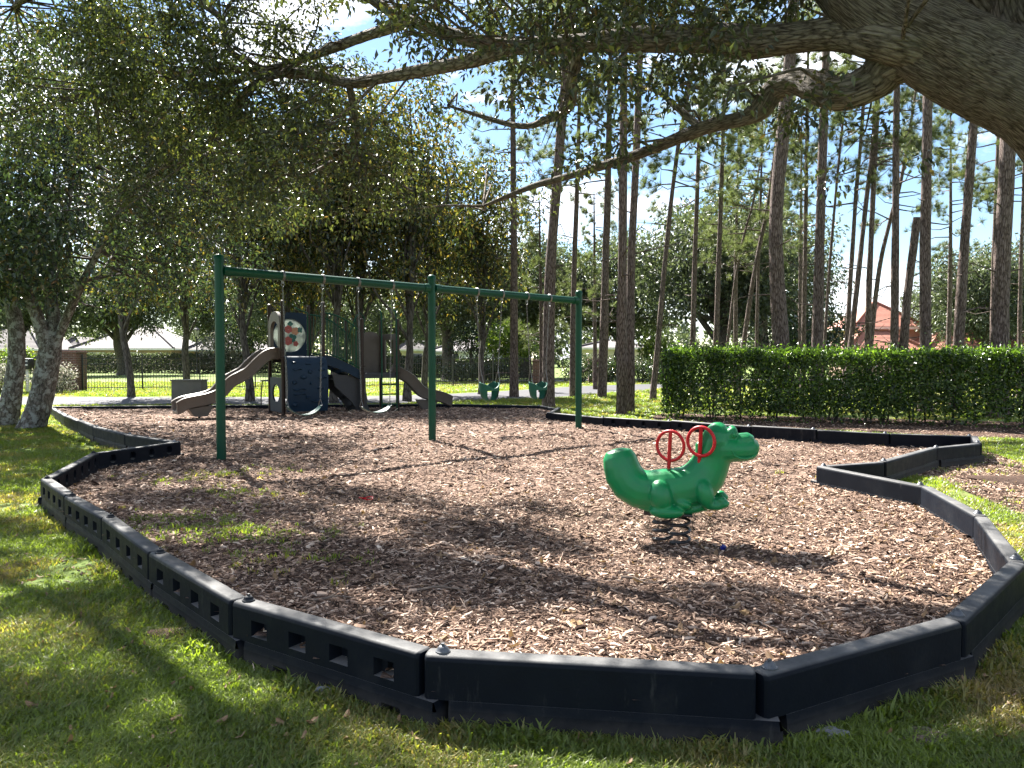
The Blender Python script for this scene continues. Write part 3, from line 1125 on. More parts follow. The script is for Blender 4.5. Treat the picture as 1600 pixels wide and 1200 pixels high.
RUNS = {
    0: ['border timber half hidden by the forked lichen covered trunk, at the far row corner', 'border timber right of the forked trunk, second from the far row corner', 'border timber right of the forked trunk, third from the far row corner', 'border timber right of the forked trunk base, fourth from the far row corner'],
    1: ['sunlit pale-topped border timber just right of the lichen covered tree base, farther one of two', 'sunlit pale-topped border timber just right of the lichen covered tree base, nearer one of two'],
    29: ['low black border timber below the bucket swing beside the thick pine', 'low black border timber below the bucket swing nearer the middle post'],
    30: ['low black border timber behind the end of the right slide', 'low black border timber behind the ladder deck of the play structure', 'low black border timber behind the ramp of the play structure', 'low black border timber behind the navy climbing wall'],
    31: ['low black border timber behind the lower end of the left slide', 'low black border timber in the far row in front of the picket fence posts', 'low black border timber of the far row nearest the forked tree on the left'],
}
rj = random.Random(5)
for i in range(len(JT)):
    a, za = JT[i]
    b, zb = JT[(i + 1) % len(JT)]
    o, n, lab = TL[i]
    k = max(1, round((b - a).xy.length / 1.45))
    if i in (5, 27):
        k = 1
    labs = RUNS.get(i, [])
    if len(labs) != k:
        print('RUN', i, k)
        labs = [lab] * k
    for s in range(k):
        q0, q1 = a.lerp(b, s / k), a.lerp(b, (s + 1) / k)
        zt = za + (zb - za) * (s + 0.5) / k + rj.uniform(-.004, .004)
        timber(q0, q1, zt, o, n, labs[s], 'border timbers round the mulch bed')


# ================================================================ SWING SET
def on_mulch(px, py):
    p = G(px, py, 0.06)
    p.z = float(mulch_z(np.array([p.x]), np.array([p.y]))[0])
    return p


SA, SB = G(346, 720, 0.05), G(904, 671, 0.05)
SA.z = SB.z = 0
SM = (SA + SB) / 2
ZA, ZB = 2.64, 2.58
sw = thing('swing_frame', 'tall green single-beam swing frame on three posts standing in the mulch', 'swing frame', SA)
sdir = (SB - SA)
sl = sdir.length
su = sdir.normalized()
for k, (f, zt) in enumerate(((0, 2.86), (0.5, 2.83), (1, 2.78))):
    m = MB()
    c = su * (sl * f)
    r = 0.062
    m.lathe([(r, -0.05), (r, zt - 0.08), (r + .006, zt - 0.08), (r + .006, zt - 0.03), (r * 0.85, zt - 0.008), (r * 0.45, zt + .004), (0.004, zt + 0.008)], c, 18)
    m.build('post', M['green'], sw, 40)
    m = MB()
    zb = ZA + (ZB - ZA) * f
    for s in (-1, 1):
        if (f == 0 and s < 0) or (f == 1 and s > 0):
            continue
        m.tube([c + su * (s * 0.055) + Vector((0, 0, zb)), c + su * (s * 0.16) + Vector((0, 0, zb))], [0.074, 0.074], 18)
    m.build('beam_collar', M['green'], sw, 40)
for f0, f1 in ((0, .5), (.5, 1)):
    m = MB()
    a = su * (sl * f0 + 0.06) + Vector((0, 0, ZA + (ZB - ZA) * f0))
    b = su * (sl * f1 - 0.06) + Vector((0, 0, ZA + (ZB - ZA) * f1))
    m.tube([a, b], [0.063, 0.063], 18)
    # shallow flutes along the beam
    for dz, dn in ((0.035, 0.053), (-0.035, 0.053), (0.035, -0.053), (-0.035, -0.053)):
        off = Vector((-su.y, su.x, 0)) * dn + Vector((0, 0, dz))
        m.tube([a + off, b + off], [0.006, 0.006], 6)
    m.build('top_beam', M['green'], sw, 40)


def beam_t(px):
    k = (px - 800) / FPX
    return (k * SA.y - SA.x) / (sdir.x - k * sdir.y)


def beam_pt(t):
    return SA + sdir * t + Vector((0, 0, ZA + (ZB - ZA) * t))


HPX = [443, 505, 560, 613, 745, 784, 823, 858]
hp = [beam_t(x) for x in HPX]
for t in hp:
    m = MB()
    p = beam_pt(t) - SA
    ring = [p + (Vector((-su.y, su.x, 0)) * math.cos(a) + Vector((0, 0, 1)) * math.sin(a)) * 0.069 for a in [2 * math.pi * k / 16 for k in range(16)]]
    for s in (-0.012, 0.0, 0.012):
        m.tube([q + su * s for q in ring], 0.007, 6, closed=True)
    m.box(p + Vector((0, 0, -0.085)), (0.03, 0.03, 0.05), Matrix.Rotation(math.atan2(su.y, su.x), 3, 'Z'))
    m.tube([p + Vector((0, 0, -0.125)) + (su * math.cos(a) + Vector((0, 0, 1)) * math.sin(a)) * 0.024 for a in [2 * math.pi * k / 10 for k in range(10)]], 0.005, 5, closed=True)
    m.build('hanger_clamp', M['steel'], sw, 40)


def chain(a, b, parent, gauge=0.0036, pitch=0.036):
    m = MB()
    d = b - a
    n = max(2, int(d.length / pitch))
    t = d.normalized()
    u = t.orthogonal().normalized()
    w = t.cross(u)
    for k in range(n):
        c = a + d * ((k + 0.5) / n)
        s = u if k % 2 else w
        pts = [c + t * (math.sin(x) * pitch * 0.68) + s * (math.cos(x) * 0.011) for x in [2 * math.pi * j / 7 for j in range(7)]]
        m.tube(pts, gauge, 4, closed=True)
    return m.build('chain', M['steel'], parent, 60)


def belt_swing(t0, t1, zend, sag, label):
    a, b = beam_pt(t0), beam_pt(t1)
    c = (a + b) / 2
    root = thing('belt_swing', label, 'swing', (c.x, c.y, zend - sag), 0, 'belt swings hanging from the near half of the beam')
    o = Vector((c.x, c.y, zend - sag))
    ea, eb = a.lerp(b, 0.08), a.lerp(b, 0.92)
    ea.z = eb.z = zend
    for p, e in ((a, ea), (b, eb)):
        chain(p - Vector((0, 0, 0.15)) - o, e + Vector((0, 0, 0.11)) - o, root)
        m = MB()
        tri = [e + Vector((0, 0, 0.10)), e + Vector((-su.y, su.x, 0)) * 0.06, e - Vector((-su.y, su.x, 0)) * 0.06]
        m.tube([p2 - o for p2 in tri], 0.006, 6, closed=True)
        m.build('seat_hook', M['steel'], root, 60)
    nrm = Vector((-su.y, su.x, 0))
    vs, fs = [], []
    K = 14
    for k in range(K + 1):
        f = k / K
        p = ea.lerp(eb, f) - o
        p.z = (zend - o.z) - sag * (1 - (2 * f - 1) ** 2) ** 0.8
        hw = 0.045 + 0.035 * min(1, 4 * min(f, 1 - f))
        for dz in (0.006, -0.006):
            for s in (-1, 1):
                vs.append(p + nrm * (s * hw) + Vector((0, 0, dz)))
    for k in range(K):
        q = k * 4
        fs += [(q, q + 4, q + 5, q + 1), (q + 2, q + 3, q + 7, q + 6), (q, q + 2, q + 6, q + 4), (q + 1, q + 5, q + 7, q + 3)]
    fs += [(0, 1, 3, 2), (K * 4, K * 4 + 2, K * 4 + 3, K * 4 + 1)]
    MB().push(vs, fs).build('belt_seat', M['teal_rubber'], root, 50)


belt_swing(hp[0], hp[1], 0.75, 0.13, 'belt swing with curved teal seat in front of the navy climbing wall')
belt_swing(hp[2], hp[3], 0.70, 0.10, 'belt swing with curved teal seat in front of the ladder deck')


def bucket_swing(t0, t1, ztop, label):
    a, b = beam_pt(t0), beam_pt(t1)
    c = (a + b) / 2
    o = Vector((c.x, c.y, ztop - 0.32))
    root = thing('bucket_swing', label, 'toddler swing', o, 0, 'bucket swings hanging from the far half of the beam')
    nrm = Vector((-su.y, su.x, 0))
    m = MB()
    # tub: side walls all round with two leg openings at the front and back
    n = 24
    vs, fs = [], []
    rings = [(0.20, 0.15, 0.33), (0.195, 0.145, 0.20), (0.17, 0.125, 0.09), (0.11, 0.09, 0.03)]
    for s in (1.0, 0.88):
        for (ru, rn, z) in rings:
            for k in range(n):
                x = 2 * math.pi * k / n
                top = z
                if z == 0.33:
                    top = 0.24 + 0.10 * abs(math.cos(x)) ** 1.5 + (0.04 if math.sin(x) > 0.3 else 0)
                vs.append(su * (ru * s * math.cos(x)) + nrm * (rn * s * math.sin(x)) + Vector((0, 0, top)))
    nr = len(rings)
    for sh in (0, 1):
        o0 = sh * nr * n
        for i in range(nr - 1):
            for k in range(n):
                ang = 360 * (k + 0.5) / n
                if i in (1, 2) and (218 < ang < 265 or 275 < ang < 322 or 38 < ang < 85 or 95 < ang < 142):
                    continue
                k2 = (k + 1) % n
                fs.append((o0 + i * n + k, o0 + i * n + k2, o0 + (i + 1) * n + k2, o0 + (i + 1) * n + k))
    for k in range(n):
        k2 = (k + 1) % n
        fs.append((k, k2, nr * n + k2, nr * n + k))
    fs.append(tuple((nr - 1) * n + k for k in range(n)))
    fs.append(tuple(nr * n + (nr - 1) * n + k for k in range(n)))
    m.push(vs, fs)
    m.build('bucket_seat', M['bucket_green'], root, 50)
    for s, p in ((-1, a), (1, b)):
        e = su * (s * 0.19) + Vector((0, 0, 0.33))
        apex = e.lerp(p - o, 0.16)
        chain(p - Vector((0, 0, 0.15)) - o, apex, root)
        mm = MB()
        for q in (-1, 1):
            mm.bar(apex, su * (s * 0.185) + nrm * (q * 0.07) + Vector((0, 0, 0.31)), 0.005, 5)
        mm.build('seat_hook', M['steel'], root, 50)


bucket_swing(hp[4], hp[5], 1.0, 'green bucket swing nearer the middle post, hanging over the lawn edge')
bucket_swing(hp[6], hp[7], 0.98, 'green bucket swing beside the thick pine trunk')


# ================================================================ SPRING RIDER
def rider():
    base = on_mulch(1048, 842)
    root = thing('spring_rider', 'bright green crocodile spring rider with two red ring handles on black springs', 'spring rider', base, R(-14))
    S = 0.00101 * 1.0                     # metres per survey unit
    def q(x, z):
        return ((x - 755) * S, (1125 - z) * S)

    bm = bmesh.new()
    src = MB()

    def loft(sec, n=20):
        """sections: (x, z, half height across the path, half width)"""
        pts = [Vector((q(x, z)[0], 0, q(x, z)[1])) for x, z, h, w in sec]
        k = len(pts)
        vs, fs = [], []
        for i in range(k):
            t = (pts[min(i + 1, k - 1)] - pts[max(i - 1, 0)]).normalized()
            up = Vector((-t.z, 0, t.x))
            h, w = sec[i][2] * S, sec[i][3] * S
            for j in range(n):
                a = 2 * math.pi * j / n
                ca, sa = math.cos(a), math.sin(a)
                e = 0.85
                vs.append(pts[i] + Vector((0, 1, 0)) * (w * math.copysign(abs(ca) ** e, ca)) + up * (h * math.copysign(abs(sa) ** e, sa)))
        for i in range(k - 1):
            for j in range(n):
                fs.append((i * n + j, i * n + (j + 1) % n, (i + 1) * n + (j + 1) % n, (i + 1) * n + j))
        fs += [tuple(range(n)), tuple((k - 1) * n + j for j in range(n))]
        src.push(vs, fs)

    def ball(x, y, z, rx, ry, rz, tilt=0.0, n=12):
        c = Vector((q(x, z)[0], y * S, q(x, z)[1]))
        rot = Matrix.Rotation(R(tilt), 3, 'Y')
        vs, fs = [], []
        for i in range(n + 1):
            th = math.pi * i / n
            for j in range(2 * n):
                ph = math.pi * j / n
                v = Vector((rx * math.sin(th) * math.cos(ph), ry * math.sin(th) * math.sin(ph), rz * math.cos(th))) * S
                vs.append(c + rot @ v)
        m2 = 2 * n
        for i in range(n):
            for j in range(m2):
                fs.append((i * m2 + j, i * m2 + (j + 1) % m2, (i + 1) * m2 + (j + 1) % m2, (i + 1) * m2 + j))
        src.push(vs, fs)

    # curled tail, body, neck, crown of the head in one sweep
    loft([(350, 416, 34, 34), (354, 436, 98, 82), (362, 480, 128, 112), (374, 540, 138, 128), (396, 612, 146, 140), (444, 680, 150, 150), (512, 722, 148, 156),
          (600, 730, 154, 162), (700, 722, 160, 166), (800, 712, 160, 166), (890, 692, 160, 162), (962, 645, 160, 154), (1010, 585, 154, 146), (1040, 520, 142, 136),
          (1062, 455, 134, 132), (1078, 390, 126, 138), (1090, 325, 116, 142), (1094, 265, 96, 122), (1092, 222, 62, 78), (1091, 198, 26, 30)])
    # muzzle
    loft([(1050, 388, 100, 120), (1120, 394, 104, 138), (1190, 396, 98, 134), (1250, 396, 92, 126), (1310, 392, 88, 116), (1352, 388, 78, 102), (1380, 388, 54, 74), (1392, 390, 20, 34)])
    loft([(1225, 335, 34, 90), (1260, 322, 46, 102), (1310, 314, 44, 98), (1348, 326, 30, 70)])          # nose ridge
    for s in (-1, 1):
        ball(1195, s * 62, 278, 42, 40, 56, 12)                       # eye hood
        ball(1322, s * 45, 306, 22, 22, 20)                           # nostril
        ball(690, s * 150, 745, 88, 80, 118, -8)                      # haunch
        ball(730, s * 146, 862, 132, 74, 52, 0)                       # hind foot
        ball(850, s * 142, 800, 64, 34, 36, 20)
        ball(1005, s * 138, 715, 64, 76, 110, -14)                     # shoulder
        ball(1065, s * 134, 800, 90, 46, 38, 0)                       # fore foot
        ball(1138, s * 134, 784, 44, 44, 32, 0)
        ball(1120, s * 134, 754, 38, 42, 22, 0)
    # moulded keel under the belly
    loft([(470, 812, 40, 100), (600, 850, 46, 120), (760, 862, 46, 126), (900, 850, 46, 120), (1020, 822, 40, 100)])
    # saddle ridges
    ball(770, 0, 588, 40, 118, 16, 8)
    ball(960, 0, 545, 44, 92, 30, 45)
    # back of the neck crest
    ball(985, 0, 430, 40, 60, 90, -28)

    me0 = src.mesh('rider_blank', None, 0)
    ob = bpy.data.objects.new('rider_blank', me0)
    link(ob)
    md = ob.modifiers.new('r', 'REMESH')
    md.mode = 'VOXEL'
    md.voxel_size = 0.010
    sm = ob.modifiers.new('s', 'SMOOTH')
    sm.factor = 0.5
    sm.iterations = 3
    dg = bpy.context.evaluated_depsgraph_get()
    me = bpy.data.meshes.new_from_object(ob.evaluated_get(dg))
    bpy.data.objects.remove(ob)
    me.name = 'rider_body'
    me.materials.clear()
    me.materials.append(M['rider_green'])
    me.polygons.foreach_set('use_smooth', np.ones(len(me.polygons), bool))
    add('rider_body', me, root)

    # smile line and eyes
    for s in (-1, 1):
        m = MB()
        pts = [(1190, 390, 133), (1212, 428, 131), (1250, 448, 121), (1300, 450, 112), (1345, 436, 99), (1374, 412, 78)]
        m.tube([Vector((q(x, z)[0], s * y * S, q(x, z)[1])) for x, z, y in pts], [0.003, 0.007, 0.008, 0.008, 0.007, 0.003], 8)
        m.build('smile_ridge', M['rider_green'], root)
        m = MB()
        c = Vector((q(1214, 280)[0], s * 100 * S, q(1214, 280)[1]))
        m.lathe([(0.001, 0.008), (0.014, 0.006), (0.02, 0), (0.02, -0.006)], c, 14, Matrix.Rotation(R(-90 * s), 3, 'X') @ Matrix.Rotation(R(18), 3, 'Y'))
        m.build('eye', M['rider_green'], root)
        for x, z in ((722, 888), (845, 872)):
            m = MB()
            m.lathe([(0.012, 0), (0.012, 0.006), (0.004, 0.009)], Vector((q(x, z)[0], s * 150 * S, q(x, z)[1])), 8, Matrix.Rotation(R(-90 * s), 3, 'X'))
            m.build('body_bolt', M['bolt'], root)
    # red ring handles
    for (x, z, zfoot, rx, yo) in ((748, 385, 590, 112, 0.0), (974, 332, 520, 106, -0.135)):
        m = MB()
        cx, cz = q(x, z)
        rot = Matrix.Rotation(R(-22), 3, 'Z')
        ring = [Vector((cx, yo, cz)) + rot @ Vector((math.cos(a) * rx * S * 0.98, 0, math.sin(a) * rx * S)) for a in [2 * math.pi * k / 40 for k in range(40)]]
        m.tube(ring, 0.0125, 10, closed=True)
        m.tube([Vector((cx, yo, cz + rx * S)), Vector((q(x - 12, 0)[0], yo * .75, q(0, zfoot)[1]))], [0.014, 0.015], 12)
        m.build('ring_handle', M['red'], root, 60)
    # springs, mounting plate
    for (x, ztop, zbot, y) in ((690, 905, 1120, 45), (826, 900, 1140, -45)):
        m = MB()
        cx = q(x, 0)[0]
        z1, z0 = q(0, ztop)[1], -0.01
        turns, N = 3.6, 92
        m.tube([Vector((cx + math.cos(2 * math.pi * turns * k / N + 1) * 0.072, y * S + math.sin(2 * math.pi * turns * k / N + 1) * 0.072, z0 + (z1 - z0) * k / N)) for k in range(N + 1)], 0.0115, 10)
        m.build('coil_spring', M['spring_steel'], root, 60)
    m = MB()
    m.box((q(755, 0)[0], 0, q(0, 897)[1]), (0.33, 0.20, 0.022), None, 0.006)
    m.box((q(590, 0)[0], 0, q(0, 885)[1]), (0.07, 0.15, 0.05), None, 0.006)
    m.build('mounting_plate', M['spring_steel'], root, 40)
    m = MB()
    m.box((q(755, 0)[0], 0, -0.012), (0.34, 0.26, 0.02), None, 0.005)
    m.build('base_plate', M['spring_steel'], root, 40)


rider()


# ================================================================ PLAY STRUCTURE
def playset():
    o3 = P(422, 600, 19.2)
    root = thing('play_structure', 'dark climbing structure with two tan slides, navy climbing wall and green railings', 'play structure', (o3.x, o3.y, 0.05), R(35))
    D1, D2 = 1.42, 1.02
    X2, X3 = 2.03, 3.02
    posts = [((0, 0), 2.74), ((1, 0), 2.74), ((0, -1), 2.78), ((1, -1), 2.78), ((X2, 0), 2.4), ((X3, 0), 2.42), ((X2, -1), 2.4), ((X3, -1), 2.42)]
    for (x, y), h in posts:
        m = MB()
        r = 0.046
        m.lathe([(r, -0.1), (r, h - 0.05), (r + .005, h - 0.05), (r + .005, h - .01), (r * .6, h + .012), (0.003, h + 0.016)], (x, y, 0), 14)
        m.build('post', M['brown'], root)
        for z in (h - 0.3, D1 if x < 1.5 else D2, (D1 if x < 1.5 else D2) + 0.18):
            m = MB()
            m.lathe([(r + .002, -0.03), (r + .012, -0.025), (r + .012, 0.025), (r + .002, 0.03)], (x, y, z), 12)
            m.box((x + 0.06, y, z), (0.03, 0.03, 0.04))
            m.build('post_clamp', M['brown'], root)
    for (xa, xb, z) in ((0, 1, D1), (X2, X3, D2)):
        m = MB()
        m.box(((xa + xb) / 2, -0.5, z - 0.02), (xb - xa - 0.06, 0.94, 0.04), None, 0.008)
        for y in (-0.96, -0.04):
            m.box(((xa + xb) / 2, y, z - 0.07), (xb - xa - 0.1, 0.03, 0.12))
        m.build('deck', M['deck_metal'], root)

    # curved climbing wall hung from the front of the high deck
    prof = [(-1.04, D1 + 0.02), (-1.12, D1 + 0.03), (-1.20, D1 - 0.03), (-1.27, D1 - 0.18), (-1.32, 1.0), (-1.33, 0.75), (-1.32, 0.5), (-1.30, 0.3), (-1.27, 0.13)]
    sp = catmull([(Vector((0, y, z)), 0) for y, z in prof], 3)
    vs, fs = [], []
    W = 0.50
    for p, _ in sp:
        for s in (0, 1):
            for x in (0.5 - W, 0.5 + W):
                vs.append((x, p.y + s * 0.07, p.z))
    k = len(sp)
    for i in range(k - 1):
        a = i * 4
        fs += [(a, a + 1, a + 5, a + 4), (a + 2, a + 6, a + 7, a + 3), (a, a + 4, a + 6, a + 2), (a + 1, a + 3, a + 7, a + 5)]
    fs += [(0, 2, 3, 1), ((k - 1) * 4, (k - 1) * 4 + 1, (k - 1) * 4 + 3, (k - 1) * 4 + 2)]
    wall = MB().push(vs, fs).build('climbing_wall', M['navy'], root, 30)

    def on_wall(x, z):
        best = min(sp, key=lambda q: abs(q[0].z - z) + (0 if q[0].y < -1.15 else 1))
        return Vector((x, best[0].y, z))
    holds = [(0.18, 1.30, .06, .03), (0.52, 1.27, .09, .025), (0.86, 1.28, .055, .04), (0.24, 1.14, .13, .03), (0.55, 1.08, .06, .05), (0.84, 1.13, .10, .035), (0.38, 0.95, .08, .05), (0.84, 0.94, .12, .035),
             (0.16, 0.83, .06, .05), (0.56, 0.80, .03, .03), (0.28, 0.66, .17, .02), (0.8, 0.68, .09, .02), (0.28, 0.55, .17, .02), (0.48, 0.47, .05, .03), (0.74, 0.38, .2, .025), (0.18, 0.30, .08, .06)]
    for x, z, hx, hz in holds:
        m = MB()
        c = on_wall(x, z)
        m.lathe([(0.001, 0.045), (0.6, 0.04), (0.92, 0.02), (1, 0)], (0, 0, 0), 12)
        m.v = [(c.x + v[0] * hx, c.y + 0.004 - v[2], c.z + v[1] * hz + (0.02 * math.sin(v[0] * 4) if hx > .1 else 0)) for v in m.v]
        m.build('climbing_hold', M['navy'], wall)
    m = MB()
    for x in (0.15, 0.85):
        m.bar((x, -1.24, 0.16), (x, -1.24, -0.1), 0.022, 8)
    m.build('wall_leg', M['brown'], root)

    # tan hood over the left slide
    def arch(w0, w1, z0, zs, n=14):
        c, r = (w0 + w1) / 2, (w1 - w0) / 2
        pts = [(w0, z0)] + [(c - r * math.cos(math.pi * i / n), zs + r * 0.8 * math.sin(math.pi * i / n)) for i in range(n + 1)] + [(w1, z0)]
        return pts
    out = arch(-0.93, -0.07, D1 - 0.02, 2.2)
    inn = arch(-0.78, -0.22, D1 - 0.02, 2.08)
    n = len(out)
    vs = [(0.03, y, z) for y, z in out] + [(0.03, y, z) for y, z in inn] + [(-0.05, y, z) for y, z in out] + [(-0.05, y, z) for y, z in inn]
    fs = []
    for i in range(n - 1):
        fs += [(i, i + 1, n + i + 1, n + i), (2 * n + i, 3 * n + i, 3 * n + i + 1, 2 * n + i + 1), (i, 2 * n + i, 2 * n + i + 1, i + 1), (n + i, n + i + 1, 3 * n + i + 1, 3 * n + i)]
    fs += [(0, n, 3 * n, 2 * n), (n - 1, 3 * n - 1, 4 * n - 1, 2 * n - 1)]
    MB().push(vs, fs).build('slide_hood', M['tan'], root, 40)

    # navy panel with round frosted window on the back of the high deck
    Rr = 0.42
    cx, cz = 0.5, 1.98
    outl = [(0.06, D1), (0.06, 2.42)] + [(0.5 - 0.44 * math.cos(math.pi * i / 8), 2.42 + 0.16 * math.sin(math.pi * i / 8)) for i in range(1, 8)] + [(0.94, 2.42), (0.94, D1)]
    N = 36
    ring_in, ring_out = [], []
    for k in range(N):
        a = 2 * math.pi * k / N
        c, s = math.cos(a), math.sin(a)
        mm = max(abs(c) / 0.44, (s / 0.58 if s > 0 else -s / 0.56))
        ring_in.append((cx + c * Rr, cz + s * Rr))
        ring_out.append((cx + c / mm, cz + s / mm))
    vs = [(x, -0.03, z) for x, z in ring_in] + [(x, -0.03, z) for x, z in ring_out] + [(x, 0.02, z) for x, z in ring_in] + [(x, 0.02, z) for x, z in ring_out]
    fs = []
    for k in range(N):
        k2 = (k + 1) % N
        fs += [(k, k2, N + k2, N + k), (2 * N + k, 3 * N + k, 3 * N + k2, 2 * N + k2), (k, 2 * N + k, 2 * N + k2, k2), (N + k, N + k2, 3 * N + k2, 3 * N + k)]
    panel = MB().push(vs, fs).build('window_panel', M['navy'], root, 40)
    m = MB()
    m.lathe([(Rr - .003, 0.006), (Rr * 0.6, 0.04), (Rr * 0.2, 0.055), (0.01, 0.056)], (cx, -0.01, cz), 32, Matrix.Rotation(R(90), 3, 'X'))
    m.build('round_window', M['bubble'], panel)
    for (dx, dz, r, mt, nn) in ((-0.05, 0.15, 0.10, 'petal_red', 6), (0.13, 0.11, 0.10, 'petal_orange', 5), (-0.06, -0.14, 0.11, 'petal_red', 6), (0.14, -0.21, 0.07, 'petal_red', 5),
                                (0.05, -0.07, 0.11, 'petal_green', 4), (0.25, 0.14, 0.07, 'petal_green', 4), (-0.26, 0.12, 0.06, 'petal_green', 4), (0.0, 0.29, 0.07, 'petal_green', 4), (-0.2, -0.08, 0.05, 'petal_orange', 5)):
        m = MB()
        for k in range(nn):
            a = 2 * math.pi * k / nn + dx * 9
            px_, pz_ = cx + dx + math.cos(a) * r * 0.55, cz + dz + math.sin(a) * r * 0.55
            m.lathe([(r * 0.5, 0), (r * 0.5, 0.004), (0.001, 0.005)], (px_, -0.072 + k * 0.0007, pz_), 10, Matrix.Rotation(R(90), 3, 'X'))
        m.build('flower_print', M[mt], panel)
    m = MB()
    m.bar((0.62, -0.98, D1), (0.62, -0.98, 2.5), 0.017, 8)
    m.bar((0.62, -0.98, 2.5), (0.3, -0.98, 2.62), 0.017, 8)
    m.build('grab_bar', M['green'], root)

    # ramp between the decks with arched green railings
    nseg = 12
    for y in (-0.97, -0.03):
        m = MB()
        top, bot = [], []
        for i in range(nseg + 1):
            f = i / nseg
            x = 1.0 + (X2 - 1.0) * f
            top.append(Vector((x, y, 2.52 - 0.46 * f ** 2.0)))
            bot.append(Vector((x, y, D1 + 0.12 - 0.42 * f ** 1.4)))
        m.tube(top, 0.018, 8)
        rail = m.build('ramp_rail', M['green'], root)
        m = MB()
        m.tube(bot, 0.016, 8)
        m.build('ramp_rail', M['green'], root)
        for i in range(nseg):
            f = (i + 0.5) / nseg
            m = MB()
            m.bar(top[i].lerp(top[i + 1], .5), bot[i].lerp(bot[i + 1], .5), 0.010, 6)
            m.build('baluster', M['green'], rail)
        m = MB()
        pts = [(1.0 + (X2 - 1.0) * f, D1 + 0.08 - 0.42 * f ** 1.4) for f in [i / 8 for i in range(9)]]
        poly = pts + [(x, z - 0.24) for x, z in reversed(pts)]
        m.prism(poly, (0, y + (0.02 if y < -.5 else -0.06), 0), (1, 0, 0), (0, 0, 1), (0, 1, 0), 0.04)
        m.build('ramp_side', M['navy'], root, 30)
    m = MB()
    for i in range(5):
        f = (i + 0.5) / 5
        m.box((1.0 + (X2 - 1) * f, -0.5, D1 - 0.03 - 0.42 * f ** 1.4), (0.2, 0.84, 0.03))
    m.build('ramp_tread', M['deck_metal'], root)
    for x in (1.12, 1.24, 1.36):
        m = MB()
        m.bar((x, -0.1, -0.1), (x, -0.1, 1.25), 0.02, 8)
        m.build('ramp_leg', M['brown'], root)
    # stepped climber running down from the low deck
    m = MB()
    pts = [(1.30, 1.00), (1.55, 0.98), (1.85, 0.98), (1.98, 0.98), (2.06, 0.66), (2.30, 0.05), (2.02, 0.0), (1.80, 0.30), (1.55, 0.52), (1.36, 0.70)]
    for y in (-0.86, -0.22):
        m = MB()
        m.prism(pts, (0, y, 0), (1, 0, 0), (0, 0, 1), (0, 1, 0), 0.045)
        m.build('climber_side', M['deck_metal'], root, 30)
    for i in range(4):
        m = MB()
        m.box((1.55 + 0.2 * i, -0.53, 0.86 - 0.23 * i), (0.2, 0.6, 0.035), None, 0.006)
        m.build('climber_step', M['deck_metal'], root)

    # ladder and grab loops on the front of the low deck
    m = MB()
    for x in (2.50, 2.92):
        m.tube([(x, -1.16, -0.1), (x, -1.16, 1.2), (x, -1.14, 2.5), (x, -1.10, 2.62), (x, -1.0, 2.66)], 0.019, 8)
    m.build('ladder_rail', M['green'], root)
    for z in (0.22, 0.48, 0.74):
        m = MB()
        m.bar((2.5, -1.16, z), (2.92, -1.16, z), 0.019, 8)
        m.build('ladder_rung', M['green'], root)
    # low deck: railing left of the back panel, tan arched panel, tan side panel of the slide
    m = MB()
    m.tube([(X2 + .05, 0, 1.95), (2.3, 0, 2.5), (2.42, 0, 2.62), (2.54, 0, 2.5), (2.56, 0, 1.1)], 0.017, 8)
    m.tube([(2.3, 0, 2.45), (2.3, 0, 1.1)], 0.017, 8)
    m.build('grab_loop', M['green'], root)
    for i in range(4):
        m = MB()
        x = 2.1 + 0.09 * i
        m.bar((x, -0.01, 1.12), (x, -0.01, 1.98), 0.010, 6)
        m.build('baluster', M['green'], root)
    m = MB()
    m.prism([(2.42, D2), (2.42, 1.95)] + [(2.70 - 0.28 * math.cos(math.pi * i / 8), 1.95 + 0.17 * math.sin(math.pi * i / 8)) for i in range(1, 8)] + [(2.98, 1.95), (2.98, D2)], (0, -0.02, 0), (1, 0, 0), (0, 0, 1), (0, 1, 0), 0.05)
    m.build('arched_panel', M['tan'], root, 30)
    m = MB()
    for y0, y1 in ((-0.93, -0.76), (-0.24, -0.07)):
        m.prism([(y0, D2), (y1, D2), (y1, 2.05), (y0, 2.05)], (X3, 0, 0), (0, 1, 0), (0, 0, 1), (1, 0, 0), 0.05)
    m.prism([(-0.93, 1.9), (-0.07, 1.9), (-0.07, 2.05), (-0.93, 2.05)], (X3 + .003, 0, 0), (0, 1, 0), (0, 0, 1), (1, 0, 0), 0.044)
    m.build('slide_hood', M['tan'], root, 30)
    # navy crawl panel below the high deck
    m = MB()
    N = 24
    ri = [(-0.5 + 0.26 * math.cos(2 * math.pi * k / N), 0.55 + 0.22 * math.sin(2 * math.pi * k / N)) for k in range(N)]
    ro = []
    for k in range(N):
        c, s = math.cos(2 * math.pi * k / N), math.sin(2 * math.pi * k / N)
        mm = max(abs(c) / 0.45, abs(s) / 0.42)
        ro.append((-0.5 + c / mm, 0.52 + s / mm))
    vs = [(x, y, z) for x in (-0.02, 0.02) for y, z in ri + ro]
    fs = []
    for k in range(N):
        k2 = (k + 1) % N
        fs += [(k, k2, N + k2, N + k), (2 * N + k, 3 * N + k, 3 * N + k2, 2 * N + k2), (k, 2 * N + k, 2 * N + k2, k2), (N + k, N + k2, 3 * N + k2, 3 * N + k)]
    m.push(vs, fs)
    m.build('crawl_panel', M['navy'], root)

